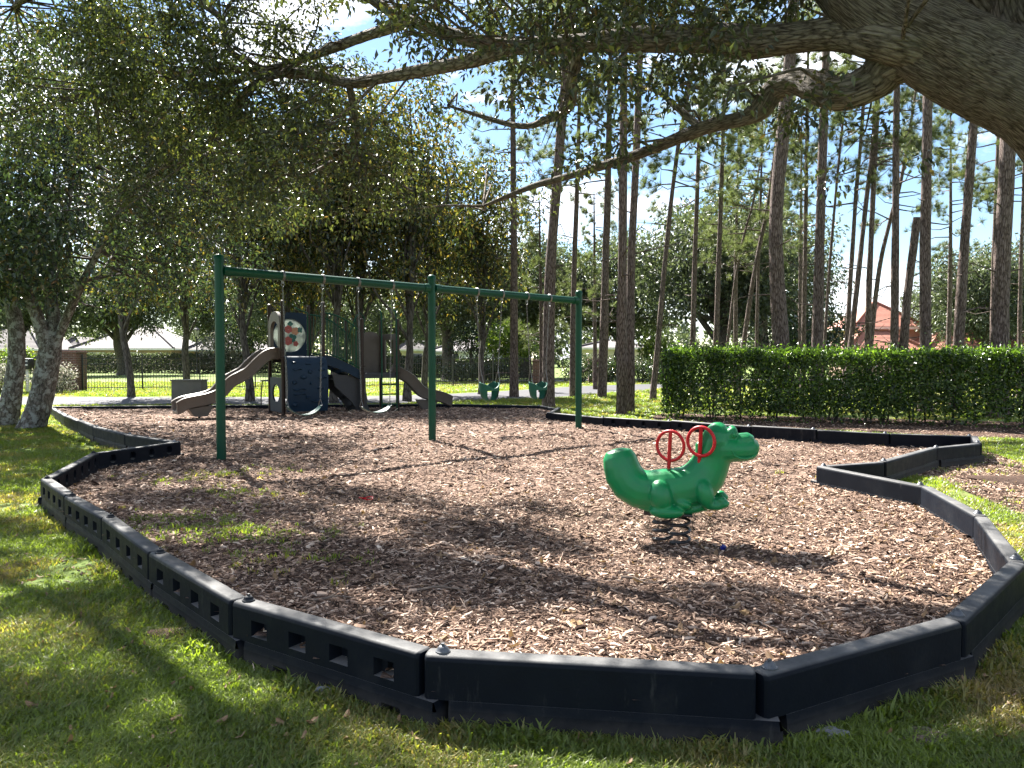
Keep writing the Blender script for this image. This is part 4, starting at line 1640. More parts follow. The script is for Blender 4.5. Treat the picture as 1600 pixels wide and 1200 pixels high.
    def slide(path, start, ang, name_leg, leg_at, k_=1.0):
        path = [(a * k_, b) for a, b in path]
        leg_at = (leg_at[0] * k_, leg_at[1])
        """U-shaped chute swept along a wavy path"""
        cp = catmull([(Vector((s, 0, z)), 0) for s, z in path], 5)
        ca, sa = math.cos(ang), math.sin(ang)
        sec = [(-0.30, 0.16), (-0.31, 0.21), (-0.28, 0.225), (-0.245, 0.21), (-0.225, 0.10), (-0.19, 0.02), (0, 0), (0.19, 0.02), (0.225, 0.10), (0.245, 0.21), (0.28, 0.225), (0.31, 0.21), (0.30, 0.16),
               (0.29, 0.05), (0.285, -0.045), (0.2, -0.07), (-0.2, -0.07), (-0.285, -0.045), (-0.29, 0.05)]
        vs, fs = [], []
        n = len(sec)
        k = len(cp)
        for i, (p, _) in enumerate(cp):
            t = (cp[min(i + 1, k - 1)][0] - cp[max(i - 1, 0)][0]).normalized()
            up = Vector((-t.z, 0, t.x))
            endf = min(1, (k - 1 - i) / 4)
            for (a, h) in sec:
                hh = h * (0.25 + 0.75 * endf) if h > 0.05 else h
                q2 = p + up * hh
                vs.append((start[0] + q2.x * ca - a * sa, start[1] + q2.x * sa + a * ca, q2.z))
        for i in range(k - 1):
            for j in range(n):
                j2 = (j + 1) % n
                fs.append((i * n + j, i * n + j2, (i + 1) * n + j2, (i + 1) * n + j))
        fs += [tuple(range(n)), tuple((k - 1) * n + j for j in range(n))]
        chute = MB().push(vs, fs).build('slide_chute', M['tan'], root, 50)
        s0, zb = leg_at
        m = MB()
        pl = [(s0 - 0.28, zb), (s0 + 0.3, zb - 0.03), (s0 + 0.14, zb - 0.24), (s0 - 0.14, zb - 0.24)]
        dx, dy = ca, sa
        m.prism(pl, (start[0] + sa * 0.2, start[1] - ca * 0.2, 0), (dx, dy, 0), (0, 0, 1), (-sa, ca, 0), 0.40)
        m.build('slide_foot', M['tan'], chute, 30)
        m = MB()
        m.bar((start[0] + dx * s0, start[1] + dy * s0, zb - 0.2), (start[0] + dx * s0, start[1] + dy * s0, -0.1), 0.025, 8)
        m.build('slide_leg', M['brown'], chute, 30)

    slide([(0.0, D1 + 0.02), (0.3, D1 + 0.0), (0.62, D1 - 0.17), (0.95, 1.02), (1.25, 0.90), (1.55, 0.78), (1.9, 0.52), (2.3, 0.40), (2.75, 0.34), (3.0, 0.30), (3.2, 0.22), (3.3, 0.20)], (-0.02, -0.5), math.pi, 'slide_leg', (2.55, 0.31), 0.70)
    slide([(0.0, D2 + 0.02), (0.2, D2 - 0.06), (0.55, 0.80), (0.9, 0.50), (1.2, 0.36), (1.55, 0.31), (1.8, 0.24), (1.95, 0.18), (2.02, 0.165)], (X3 + 0.04, -0.5), R(-20), 'slide_leg', (1.2, 0.29), 0.80)


playset()


# ================================================================ HOUSES, FENCE, PILLARS
def house(name, label, x0, x1, Y, depth, eave, ridge, wall, roof, over=0.6, wins=(), extra=None):
    c = Vector(((x0 + x1) / 2, Y + depth / 2, 0))
    t = thing(name, label, 'house', c)
    hw, hd_ = (x1 - x0) / 2, depth / 2
    m = MB()
    m.box((0, 0, eave / 2), (hw * 2, depth, eave))
    w = m.build('wall', wall, t)
    run = min(hw, hd_) * 0.98
    m = MB()
    ex, ey = hw + over, hd_ + over
    rx, ry = max(0.05, ex - run - over), max(0.05, ey - run - over)
    vs = [(-ex, -ey, eave - .02), (ex, -ey, eave - .02), (ex, ey, eave - .02), (-ex, ey, eave - .02), (-rx, -ry, ridge), (rx, -ry, ridge), (rx, ry, ridge), (-rx, ry, ridge)]
    m.push(vs, [(0, 1, 5, 4), (1, 2, 6, 5), (2, 3, 7, 6), (3, 0, 4, 7), (4, 5, 6, 7), (0, 3, 2, 1)])
    m.build('roof', roof, t, 0)
    m = MB()
    for (a, b) in (((-ex, -ey), (ex, -ey)), ((-ex, -ey), (-ex, ey)), ((ex, -ey), (ex, ey))):
        p, q = Vector((*a, eave - .13)), Vector((*b, eave - .13))
        m.box((p + q) / 2, (abs(q.x - p.x) + 0.06, abs(q.y - p.y) + 0.06, 0.2))
    m.build('fascia', M['white_paint'], t, 0)
    for a, b in (((-ex, -ey), (-rx, -ry)), ((ex, -ey), (rx, -ry)), ((-rx, -ry), (rx, -ry))):
        m = MB()
        p = Vector((*a, eave if abs(a[0]) == ex else ridge))
        q = Vector((*b, ridge))
        m.tube([p + Vector((0, -.02, .05)), q + Vector((0, -.02, .05))], 0.10, 6)
        m.build('roof_ridge', roof, t)
    for (u, z, ww, hh) in wins:
        m = MB()
        m.box((u, -hd_ - 0.02, z), (ww + .2, 0.08, hh + .2))
        f = m.build('window', M['white_paint'], t, 0)
        m = MB()
        m.box((u, -hd_ - 0.075, z), (ww, 0.03, hh))
        m.build('pane', M['dark_glass'], f, 0)
    return t


def X(px, Y):
    return (px - 800) / FPX * Y


house('house', 'low house with pale hipped roof behind the lichen covered tree, farthest left', X(-60, 92), X(62, 92), 92, 9, 2.6, 6.2, M['peach_wall'], M['pale_tile'], 0.6, [(2.5, 1.5, 1.6, 1.2)])
house('house', 'low house with broad pale hipped roof behind the forked oak beyond the fence', X(122, 95), X(268, 95), 95, 11, 2.7, 6.0, M['peach_wall'], M['pale_tile'], 0.7, [(-3.5, 1.5, 1.8, 1.2), (1.0, 1.5, 1.2, 1.2)])
house('house', 'narrow house wing with pale roof between lichen tree and broad roofed house', X(90, 99), X(128, 99), 99, 7, 2.6, 4.3, M['cream_wall'], M['pale_tile'], 0.5)
house('house', 'low house with pale flat-looking roof right behind the street lamp', X(296, 98), X(395, 98), 98, 9, 2.6, 5.3, M['peach_wall'], M['pale_tile'], 0.5, [(-2.0, 1.5, 1.2, 1.2)])
house('house', 'cream house glimpsed between the dark trunks right of the play structure', X(618, 88), X(668, 88), 88, 7, 2.5, 4.2, M['cream_wall'], M['pale_tile'], 0.4, [(0.6, 1.4, 1.2, 1.2)])
house('house', 'pale bluish white house glimpsed right of the middle swing post', X(676, 92), X(790, 92), 92, 8, 2.4, 3.9, M['pale_wall'], M['pale_tile'], 0.4, [(-2.0, 1.4, 1.4, 1.2)])
house('house', 'cream house glimpsed between pines left of the clipped hedge', X(905, 80), X(1010, 80), 80, 8, 2.6, 3.4, M['cream_wall'], M['pale_tile'], 0.4)
house('house', 'two storey peach house with red tiled hipped roof rising behind the pines', X(1338, 62), X(1436, 62), 62, 5.2, 4.0, 6.15, M['peach_wall'], M['red_tile'], 0.45, [(-0.9, 3.2, 0.9, 1.0)])
house('house', 'single storey front wing with red tiled roof before the peach house', X(1326, 58), X(1440, 58), 58, 3.6, 2.0, 3.6, M['peach_wall'], M['red_tile'], 0.45, [(-1.2, 1.3, 0.9, 0.9)])
house('house', 'long low wing with red tiled roof behind the rightmost pines', X(1450, 58), X(1690, 58), 58, 6, 2.1, 3.9, M['peach_wall'], M['red_tile'], 0.5, [(-3.0, 1.3, 1.0, 0.9)])


def pillar(px, Y, h, w, label):
    t = thing('brick_pillar', label, 'pillar', (X(px, Y), Y, 0), 0, 'brick pillars along the fence')
    m = MB()
    m.box((0, 0, h / 2 - .05), (w, w, h - .06), None, 0.006)
    m.build('brickwork', M['brick'], t, 0)
    m = MB()
    m.box((0, 0, h - .05), (w + .10, w + .10, .07), None, 0.01)
    m.box((0, 0, h + .01), (w - .04, w - .04, .06), None, 0.01)
    m.build('capstone', M['brick'], t, 0)
    return t


pillar(113, 34.0, 1.78, 0.84, 'brick pillar in the black fence right of the lichen covered trunks')
pillar(842, 43.0, 1.36, 0.72, 'brick pillar at the fence end behind the thick pine')
pillar(928, 46.0, 1.42, 0.66, 'brick pillar among dark bushes just right of the far swing post')


def fence(pts, label, h=1.52):
    a = Vector((*pts[0], 0))
    t = thing('picket_fence', label, 'fence', a, 0, 'black metal fence runs')
    pk = MB()
    for i in range(len(pts) - 1):
        p, q = Vector((*pts[i], 0)), Vector((*pts[i + 1], 0))
        d = q - p
        ln = d.length
        u = d.normalized()
        rot = Matrix.Rotation(math.atan2(u.y, u.x), 3, 'Z')
        n = max(1, round(ln / 2.4))
        for k in range(n + 1):
            if k == n and i < len(pts) - 2:
                continue
            m = MB()
            c = p + u * (ln * k / n) - a
            m.box(c + Vector((0, 0, h / 2 + .03)), (0.06, 0.06, h + .1), rot)
            m.lathe([(0.045, 0), (0.045, 0.02), (0.002, 0.06)], c + Vector((0, 0, h + .08)), 4)
            m.build('fence_post', M['black_metal'], t, 0)
        for z in (0.15, h - 0.32, h - 0.08):
            m = MB()
            m.box((p + q) / 2 - a + Vector((0, 0, z)), (ln, 0.03, 0.035), rot)
            m.build('rail', M['black_metal'], t, 0)
        for k in range(int(ln / 0.115)):
            c = p + u * (k * 0.115) - a
            pk.box(c + Vector((0, 0, h / 2 + .04)), (0.016, 0.016, h), rot)
    o = pk.build('picket_row', M['black_metal'], t, 0)
    o['kind'] = 'stuff'
    return t


fence([(X(-40, 33.6), 33.6), (X(97, 34), 34.0)], 'black picket fence left of the brick pillar behind the tree pair')
fence([(X(129, 34), 34.0), (X(640, 38), 38.0), (X(828, 43), 43.0)], 'long black picket fence between the two brick pillars behind the play structure')


# small street things
def lamp(px, Y, h, label):
    t = thing('street_lamp', label, 'street lamp', (X(px, Y), Y, 0), 0, 'street lamps beyond the fence')
    m = MB()
    m.lathe([(0.16, 0), (0.16, 0.12), (0.09, 0.25), (0.075, 0.6), (0.06, h - 0.9), (0.11, h - 0.85)], (0, 0, 0), 10)
    m.build('lamp_post', M['black_metal'], t)
    m = MB()
    m.lathe([(0.13, h - 0.83), (0.27, h - 0.25), (0.27, h - 0.22)], (0, 0, 0), 6)
    m.build('lamp_glass', M['lamp_glass'], t, 0)
    m = MB()
    m.lathe([(0.33, h - 0.22), (0.30, h - 0.14), (0.1, h + .02), (0.02, h + .12)], (0, 0, 0), 6)
    for k in range(6):
        a = 2 * math.pi * k / 6
        m.bar((0.14 * math.cos(a), 0.14 * math.sin(a), h - .83), (0.285 * math.cos(a), 0.285 * math.sin(a), h - .22), 0.02, 4)
    m.build('lamp_cap', M['black_metal'], t, 0)


lamp(308, 72, 4.3, 'black lantern street lamp on a slim post before the far hedge, left')
lamp(1016, 60, 3.1, 'black lantern street lamp peeking over the left end of the clipped hedge')

t = thing('mailbox', 'black mailbox with pale bands on a post between the two lichen covered trunks', 'mailbox', (X(43, 32), 32, 0))
m = MB()
m.box((0, 0, 0.55), (0.10, 0.10, 1.1))
m.build('mailbox_post', M['white_paint'], t, 0)
m = MB()
m.box((0, 0, 1.22), (0.34, 0.4, 0.46), None, 0.04)
m.build('mailbox_body', M['black_metal'], t)
for z in (1.34, 1.18):
    m = MB()
    m.box((0, -0.205, z), (0.27, 0.02, 0.05), None, 0.004)
    m.build('pale_band', M['white_paint'], t)

p = P(296, 600, 24.3)
t = thing('utility_cabinet', 'plain grey utility cabinet behind the end of the left slide', 'cabinet', (p.x, 24.3, 0))
m = MB()
m.box((0, 0, 0.38), (0.94, 0.5, 0.74), None, 0.015)
m.box((0, 0, 0.02), (1.0, 0.58, 0.06))
m.build('cabinet_body', M['grey_box'], t)
m = MB()
m.box((0, 0, 0.765), (0.99, 0.55, 0.04), None, 0.01)
m.build('cabinet_lid', M['grey_box'], t)

p = P(424, 600, 22.8)
t = thing('metal_bench', 'thin legged dark metal bench left of the play structure', 'bench', (p.x, 22.8, 0))
m = MB()
m.box((0, 0, 0.80), (0.34, 0.9, 0.04), None, 0.008)
m.build('seat', M['black_metal'], t)
for x, y in ((-.14, -.4), (.14, -.4), (-.14, .4), (.14, .4)):
    m = MB()
    m.tube([(x, y, 0.79), (x * 1.25, y, 0.4), (x * 1.3, y, 0)], 0.018, 6)
    m.build('leg', M['black_metal'], t)


# ================================================================ TREES
def limb(mb, pts, sub=5, n=10, jit=0.06, seed=0, cap=True):
    c = catmull([(Vector(p), r) for p, r in pts], sub)
    mb.tube([p for p, _ in c], [r for _, r in c], n, cap, jit, seed)
    return [p for p, _ in c]


# ---- the great live oak whose trunk stands just outside the frame on the right
oak_rng = np.random.default_rng(3)
oak = thing('live_oak', 'huge live oak with rugged limbs arching over the playground from the right', 'oak tree', (4.75, 5.3, 0))
ob = Vector((4.75, 5.3, 0))
PATHS = []


def oak_limb(pts, seed, n=22, sub=9, jit=0.2, name='limb'):
    mb = MB()
    c = limb(mb, [(p - ob, r) for p, r in pts], sub, n, jit, seed)
    mb.build(name, M['oak_bark'], oak, 60)
    PATHS.append(np.array([[q.x, q.y, q.z] for q in c]) + np.array([ob.x, ob.y, ob.z]))


def W(px, py, Y, r):
    return (P(px, py, Y), r)


oak_limb([(Vector((4.9, 5.35, -0.1)), .78), (Vector((4.85, 5.3, 0.35)), .6), (Vector((4.8, 5.3, 1.1)), .52), (Vector((4.6, 5.25, 1.9)), .5), (Vector((4.2, 5.15, 2.5)), .46), W(1640, 164, 5.0, .315), W(1520, 100, 5.1, .285), W(1410, 46, 5.2, .245), W(1345, 2, 5.3, .22),
          W(1290, -55, 5.5, .18), W(1180, -150, 6.0, .14), W(1000, -260, 6.8, .09)], 1, 44, 12, 0.2, 'trunk')
oak_limb([W(1470, 88, 5.12, .16), W(1390, 62, 5.15, .155), W(1310, 52, 5.4, .125), W(1235, 60, 5.6, .105), W(1165, 66, 5.8, .125), W(1110, 60, 6.0, .115), W(1000, 62, 6.3, .10), W(900, 68, 6.6, .082), W(800, 72, 7.0, .075), W(720, 58, 7.3, .065),
          W(645, 34, 7.6, .055), W(590, 6, 7.9, .05), W(530, -40, 8.4, .03)], 2)
oak_limb([W(810, 74, 6.95, .05), W(740, 94, 7.3, .065), W(650, 112, 7.8, .062), W(595, 122, 8.2, .06), W(545, 130, 8.6, .055), W(500, 118, 8.9, .06), W(430, 116, 9.3, .055), W(380, 150, 9.6, .045), W(342, 200, 10, .04), W(308, 245, 10.3, .02)], 3)
oak_limb([W(505, 118, 8.9, .05), W(400, 108, 9.3, .045), W(290, 116, 9.8, .04), W(150, 142, 10.6, .02)], 4)
oak_limb([W(1440, 80, 5.15, .15), W(1392, 100, 5.3, .15), W(1365, 126, 5.4, .135), W(1310, 146, 5.5, .12), W(1250, 128, 5.8, .095), W(1212, 138, 6.0, .085), W(1188, 170, 6.1, .085), W(1165, 184, 6.2, .06), W(1100, 200, 6.5, .055), W(1000, 240, 7.0, .045), W(900, 272, 7.5, .036),
          W(830, 292, 7.9, .03), W(755, 322, 8.4, .012)], 5)
oak_limb([W(905, 72, 6.6, .05), W(893, 130, 6.8, .05), W(890, 165, 7.0, .045), W(855, 187, 7.2, .035), W(805, 196, 7.5, .028), W(700, 165, 8.0, .012)], 6, 8)
oak_limb([W(1660, 150, 5.15, .3), W(1612, 105, 5.25, .23), W(1586, 40, 5.35, .18), W(1583, -30, 5.45, .17), W(1590, -160, 5.7, .15), W(1500, -330, 6.3, .1)], 7)
oak_limb([W(1590, 70, 5.3, .16), W(1545, 62, 5.6, .14), W(1470, 60, 6.0, .10), W(1330, 40, 6.8, .05)], 71, 10)
oak_limb([W(1100, 205, 6.5, .04), W(1060, 170, 6.8, .03), W(1020, 140, 7.2, .02), W(960, 130, 7.8, .01)], 8, 8)
oak_limb([W(545, 128, 8.6, .04), W(552, 170, 8.7, .04), W(558, 210, 8.8, .028), W(540, 240, 9.0, .012)], 9, 8)
oak_limb([W(430, 116, 9.3, .04), W(360, 80, 9.5, .04), W(345, 30, 9.7, .04), W(300, -10, 10, .03)], 91, 8)
oak_limb([W(640, 34, 7.6, .06), W(560, 60, 8.2, .06), W(480, 90, 8.8, .05), W(300, 150, 9.8, .025)], 92, 8)
# limbs above the frame that carry the rest of the shade
oak_limb([(Vector((3.9, 5.2, 3.0)), .3), (Vector((2.6, 6.2, 5.2)), .24), (Vector((0.8, 7.6, 6.6)), .18), (Vector((-1.6, 9.0, 7.6)), .13), (Vector((-4.4, 10.4, 8.3)), .07)], 10, 12)
oak_limb([(Vector((4.4, 5.2, 2.6)), .3), (Vector((2.8, 4.6, 4.8)), .24), (Vector((0.4, 4.8, 6.2)), .17), (Vector((-2.6, 5.8, 7.0)), .12), (Vector((-6.0, 7.4, 7.4)), .06)], 11, 12)
oak_limb([(Vector((1.2, 7.3, 6.4)), .12), (Vector((1.4, 9.0, 7.6)), .09), (Vector((0.8, 11.0, 8.6)), .05)], 12, 8)
oak_limb([(Vector((-2.6, 5.8, 7.0)), .1), (Vector((-4.2, 8.6, 6.6)), .08), (Vector((-7.0, 11.0, 6.4)), .04)], 13, 8)
oak_limb([(Vector((4.15, 5.2, 2.45)), .27), (Vector((4.6, 7.4, 6.0)), .18), (Vector((4.2, 9.4, 8.2)), .12), (Vector((2.8, 11.5, 9.5)), .06)], 14, 10)
oak_limb([(Vector((4.62, 5.25, 1.8)), .3), (Vector((5.2, 5.0, 3.0)), .27), (Vector((6.2, 4.4, 4.6)), .22), (Vector((8.4, 4.2, 6.0)), .1)], 15, 10)

ALLP = np.concatenate(PATHS)


def oak_density(px, py):
    """how leafy the canopy is along each sight line of the survey"""
    d = np.full(px.shape, 0.0)
    def put(x0, x1, y0, y1, v):
        k = (px >= x0) & (px < x1) & (py >= y0) & (py < y1)
        d[k] = v
    put(-500, 2400, -3000, 0, 0.42)
    put(1400, 2400, -3000, 20, 0.12)
    put(-400, 560, 0, 360, 0.92)
    put(-400, 330, 250, 420, 0.35)
    put(540, 900, 0, 70, 0.75)
    put(540, 760, 70, 330, 0.60)
    put(760, 900, 70, 330, 0.55)
    put(900, 1260, 0, 52, 0.62)
    put(900, 1260, 52, 95, 0.10)
    put(900, 1120, 95, 260, 0.42)
    put(780, 960, 240, 340, 0.5)
    put(1120, 1260, 95, 210, 0.35)
    put(1260, 1420, 0, 60, 0.10)
    put(1260, 1400, 130, 290, 0.30)
    put(1400, 1540, 200, 270, 0.18)
    put(1000, 1130, 250, 300, 0.25)
    for (x, y, r) in ((590, 65, 45), (600, 165, 30), (780, 205, 50), (690, 215, 40), (1050, 250, 60), (1300, 20, 60), (760, 250, 35)):
        d[np.hypot(px - x, py - y) < r] *= 0.12
    return d


def oak_crown():
    n = 140000
    c = np.stack([oak_rng.uniform(-13, 6.5, n), oak_rng.uniform(2.2, 14.5, n), oak_rng.uniform(3.0, 10.2, n)], 1)
    px, py = project(c)
    dist = np.full(n, 1e9)
    for s in range(0, len(ALLP), 3):
        dist = np.minimum(dist, np.linalg.norm(c - ALLP[s], axis=1))
    k = (oak_rng.random(n) < oak_density(px, py) * 0.70) & (dist < np.where(py < 0, 1.7, 1.55)) & (dist > 0.22)
    vn = vnoise(c[:, 0] + c[:, 2] * .7, c[:, 1] - c[:, 2] * .5, 2.3, 9)
    k &= oak_rng.random(n) < np.clip((vn - 0.30) * 3.2, 0, 1)
    # openings in the canopy: sun shafts that reach the bed and, fewer, the near lawn
    gx = c[:, 0] - SUN.x * c[:, 2] / SUN.z
    gy = c[:, 1] - SUN.y * c[:, 2] / SUN.z
    sh = vnoise(gx * .8 + gy * .35, gy * 1.15 - gx * .2, 2.1, 31) * .5 + vnoise(gx, gy * 1.5, 5.6, 32) * .5
    bed = in_poly(gx, gy, BED)
    thr = np.where(bed, 0.495 + 0.05 * np.clip(gx, -3, 3) / 3 + 0.03 * np.clip(5.5 - gy, 0, 2) / 2, 0.525)
    k &= ~((sh < thr) & (gy > -1.5) & (gy < 10.5) & (np.abs(gx) < .75 * gy + 2))
    c = c[k]
    maxn = 4300
    if len(c) > maxn:
        c = c[oak_rng.permutation(len(c))[:maxn]]
    rad = oak_rng.uniform(0.15, 0.36, len(c))
    per = (rad / 0.26) ** 2 * 62
    pos, ax, nr = clump_leaves(c, rad, per, oak_rng, 0.7, 0.35)
    L_ = oak_rng.uniform(0.05, 0.085, len(pos))
    # leaves stay clear of the lens
    me = leaves_mesh('crown', pos - np.array(ob), ax, nr, L_, L_ * oak_rng.uniform(0.36, 0.5, len(pos)), M['oak_leaf'])
    o = add('crown', me, oak)
    o['kind'] = 'stuff'
    # twigs from limb to clump
    mb = MB()
    sel = oak_rng.permutation(len(c))[:1100]
    for i in sel:
        q = c[i]
        j = int(np.argmin(np.linalg.norm(ALLP - q, axis=1)))
        a = Vector(ALLP[j]) - ob
        b = Vector(q) - ob
        if (b - a).length < 0.15:
            continue
        mid = a.lerp(b, 0.5) + Vector(oak_rng.normal(size=3) * 0.10 * (b - a).length) + Vector((0, 0, 0.05))
        e = b + (b - mid).normalized() * 0.2 + Vector(oak_rng.normal(size=3) * 0.08)
        mb.tube([a, mid, b, e], [0.016, 0.011, 0.007, 0.003], 5, False)
    o = mb.build('twigs', M['oak_bark'], oak, 60)
    o['kind'] = 'stuff'
    return len(pos)


N_OAK = oak_crown()


# ---- the two lichen covered trees on the left
def left_tree(label, stems, crown_c, crown_r, nclump, seed, per=34, low=None):
    rng = np.random.default_rng(seed)
    base = stems[0][0][0].copy()
    base.z = 0
    t = thing('evergreen_tree', label, 'tree', base)
    ends = []
    for i, st in enumerate(stems):
        mb = MB()
        c = limb(mb, [(p - base, r) for p, r in st], 6, 16 if i == 0 else 12, 0.07, seed + i)
        mb.build('trunk' if i == 0 else 'limb', M['lichen_bark'], t, 60)
        ends += [p + base for p in c[2:]]
    d = rand_rot(nclump, rng)
    rad = rng.random(nclump) ** 0.4
    c = np.array(crown_c) + d * rad[:, None] * np.array(crown_r)
    if low:
        d2 = rand_rot(low[2], rng) * (rng.random(low[2]) ** .4)[:, None]
        c = np.concatenate([c, np.array(low[0]) + d2 * np.array(low[1])])
    c = c[c[:, 2] > 2.5 + 0.25 * np.sin(c[:, 0] * 1.7)]
    gx = c[:, 0] - SUN.x * c[:, 2] / SUN.z
    gy = c[:, 1] - SUN.y * c[:, 2] / SUN.z
    sh = vnoise(gx, gy * 1.2, 1.7, 41) * .5 + vnoise(gx * 1.1, gy, 4.6, 42) * .5
    run = np.array([tuple(JT[i][0].xy) for i in range(5)])
    ds = np.min([np.hypot(gx - (run[i] + (run[i + 1] - run[i]) * f)[0], gy - (run[i] + (run[i + 1] - run[i]) * f)[1]) for i in range(4) for f in (0, .25, .5, .75, 1)], axis=0)
    c = c[~((sh < .43) & (gy < 15)) & (ds > .5)]
    rr = rng.uniform(0.3, 0.68, len(c))
    pos, ax, nr = clump_leaves(c, rr, (rr / 0.5) ** 2 * per, rng, 0.8, 0.45)
    L_ = rng.uniform(0.09, 0.16, len(pos))
    o = add('crown', leaves_mesh('crown', pos - np.array(base), ax, nr, L_, L_ * rng.uniform(0.38, 0.5, len(pos)), M['dark_leaf'], True), t)
    o['kind'] = 'stuff'
    mb = MB()
    E = np.array([[p.x, p.y, p.z] for p in ends])
    E = E[E[:, 2] > 2.0]
    for q in c[:260]:
        j = int(np.argmin(np.linalg.norm(E - q, axis=1)))
        a, b = Vector(E[j]) - base, Vector(q) - base
        mid = a.lerp(b, 0.5) + Vector(rng.normal(size=3) * 0.12 * (b - a).length)
        mb.tube([a, mid, b], [0.03, 0.018, 0.006], 5, False)
    o = mb.build('twigs', M['grey_bark'], t, 60)
    o['kind'] = 'stuff'


left_tree('leaning forked evergreen with lichen covered trunk beside the border on the left',
          [[W(46, 676, 15.8, 0.313), W(52, 660, 15.8, 0.261), W(62, 630, 15.8, 0.231), W(72, 585, 15.8, 0.217), W(79, 545, 15.8, 0.204), W(84, 505, 15.9, 0.131), W(80, 450, 16, 0.113), W(92, 380, 16.2, 0.087), W(120, 250, 16.6, 0.044)],
           [W(77, 560, 15.75, 0.148), W(66, 520, 15.7, 0.131), W(50, 475, 15.6, 0.117), W(30, 435, 15.5, 0.104), W(-10, 360, 15.3, 0.061), W(-60, 250, 15, 0.026)],
           [W(80, 560, 15.8, 0.104), W(94, 520, 15.8, 0.091), W(112, 478, 15.7, 0.083), W(130, 440, 15.6, 0.074), W(170, 360, 15.4, 0.052), W(240, 240, 15, 0.022)]],
          (-8.9, 15.8, 5.4), (4.7, 3.6, 3.4), 860, 21, 33, ((-8.9, 15.0, 3.5), (2.7, 1.6, 0.95), 170))
left_tree('lichen covered evergreen trunk at the left photo edge behind the forked tree',
          [[W(4, 672, 16.6, 0.285), W(12, 650, 16.6, 0.224), W(20, 610, 16.6, 0.183), W(26, 560, 16.6, 0.169), W(25, 510, 16.6, 0.163), W(14, 460, 16.6, 0.143), W(-6, 410, 16.6, 0.122), W(-50, 330, 16.6, 0.081), W(-80, 180, 16.8, 0.041)],
           [W(18, 470, 16.6, 0.081), W(40, 420, 16.8, 0.068), W(70, 350, 17, 0.048), W(90, 250, 17.2, 0.020)]],
          (-12.6, 17.0, 5.6), (3.6, 3.6, 3.4), 600, 33)


# ---- generic parts for the trees that repeat
def crown_variant(name, mat, centre, radii, nclump, cr, per, leaf, seed, quads=False, hollow=0.45, droop=0.3, flat=0.4, wl=0.45):
    rng = np.random.default_rng(seed)
    d = rand_rot(nclump, rng)
    rad = hollow + (1 - hollow) * rng.random(nclump)
    c = np.array(centre) + d * rad[:, None] * np.array(radii)
    c[:, 2] = np.maximum(c[:, 2], centre[2] - radii[2] * (1 - flat * rng.random(nclump)))
    rr = rng.uniform(cr[0], cr[1], nclump)
    pos, ax, nr = clump_leaves(c, rr, (rr / cr[1]) ** 2 * per, rng, 0.75, droop)
    L_ = rng.uniform(leaf * .7, leaf * 1.15, len(pos))
    return leaves_mesh(name, pos, ax, nr, L_, L_ * rng.uniform(wl * .85, wl * 1.15, len(pos)), mat, quads), c


def branchy(c, fork_z, trunk_r, n, rng, top, lean=0.0):
    """trunk with limbs reaching into the crown"""
    mb = MB()
    pts = [(Vector((0, 0, -0.1)), trunk_r * 1.6), (Vector((0.02, 0, 0.4)), trunk_r * 1.1), (Vector((lean * .4, 0.05, fork_z * .6)), trunk_r), (Vector((lean, 0, fork_z)), trunk_r * .92), (Vector((lean * 1.5, .1, (fork_z + top) / 2)), trunk_r * .5), (Vector((lean * 1.2, 0, top)), trunk_r * .12)]
    limb(mb, pts, 5, 12, 0.08, int(rng.integers(1000)))
    sel = rng.permutation(len(c))[:n]
    for i in sel:
        q = Vector(c[i])
        z0 = fork_z + (top - fork_z) * rng.uniform(-0.12, 0.5)
        a = Vector((lean * (1 if z0 >= fork_z else z0 / fork_z), 0, z0))
        mid = a.lerp(q, 0.5) + Vector((rng.normal() * .25, rng.normal() * .25, rng.uniform(-.1, .5))) * (q - a).length * .35
        limb(mb, [(a, trunk_r * .45), (a.lerp(mid, .55) + Vector((0, 0, .05)), trunk_r * .34), (mid, trunk_r * .25), (q, trunk_r * .06)], 4, 7, 0.05, i)
    return mb


# magnolias behind the play structure
MAG = []
for s in range(3):
    cm, cc = crown_variant('magnolia_crown', M['magnolia_leaf'], (0, 0, 6.0), (2.4, 2.4, 3.6), 400, (0.28, 0.58), 34, 0.18, 50 + s, True, 0.25, 0.35, 0.22, 0.42)
    tm = branchy(cc, 2.3, 0.12, 26, np.random.default_rng(80 + s), 8.6, (-0.2, 0.15, 0.3)[s]).mesh('magnolia_trunk', M['grey_bark'], 60)
    MAG.append((cm, tm))


def magnolia(px, Y, k, sc, rz, label):
    t = thing('magnolia_tree', label, 'tree', (X(px, Y), Y, 0), rz, 'magnolias in a row behind the play structure')
    t.scale = (sc, sc, sc * 1.16)
    add('trunk', MAG[k][1], t)
    o = add('crown', MAG[k][0], t)
    o['kind'] = 'stuff'


magnolia(389, 26.0, 0, 1.0, 0.3, 'magnolia with slender dark trunk standing left of the round play window')
magnolia(292, 31.0, 1, 1.05, 2.0, 'magnolia with slim bent trunk behind the grey utility cabinet')
magnolia(480, 30.0, 2, 1.0, 1.1, 'magnolia rising behind the navy climbing wall')
magnolia(566, 26.5, 1, 1.02, 4.1, 'magnolia with thick trunk between the two decks of the play structure')
magnolia(636, 26.0, 2, 1.0, 5.2, 'magnolia with dark straight trunk just right of the ladder deck')
magnolia(664, 31.5, 0, 1.0, 2.6, 'magnolia with slim trunk just left of the middle swing post')
magnolia(752, 31.0, 1, 0.95, 0.9, 'magnolia behind the right bay of the swing, ochre tinted leaves')
magnolia(205, 29.0, 2, 0.98, 3.3, 'magnolia partly behind the crown of the forked tree on the left')

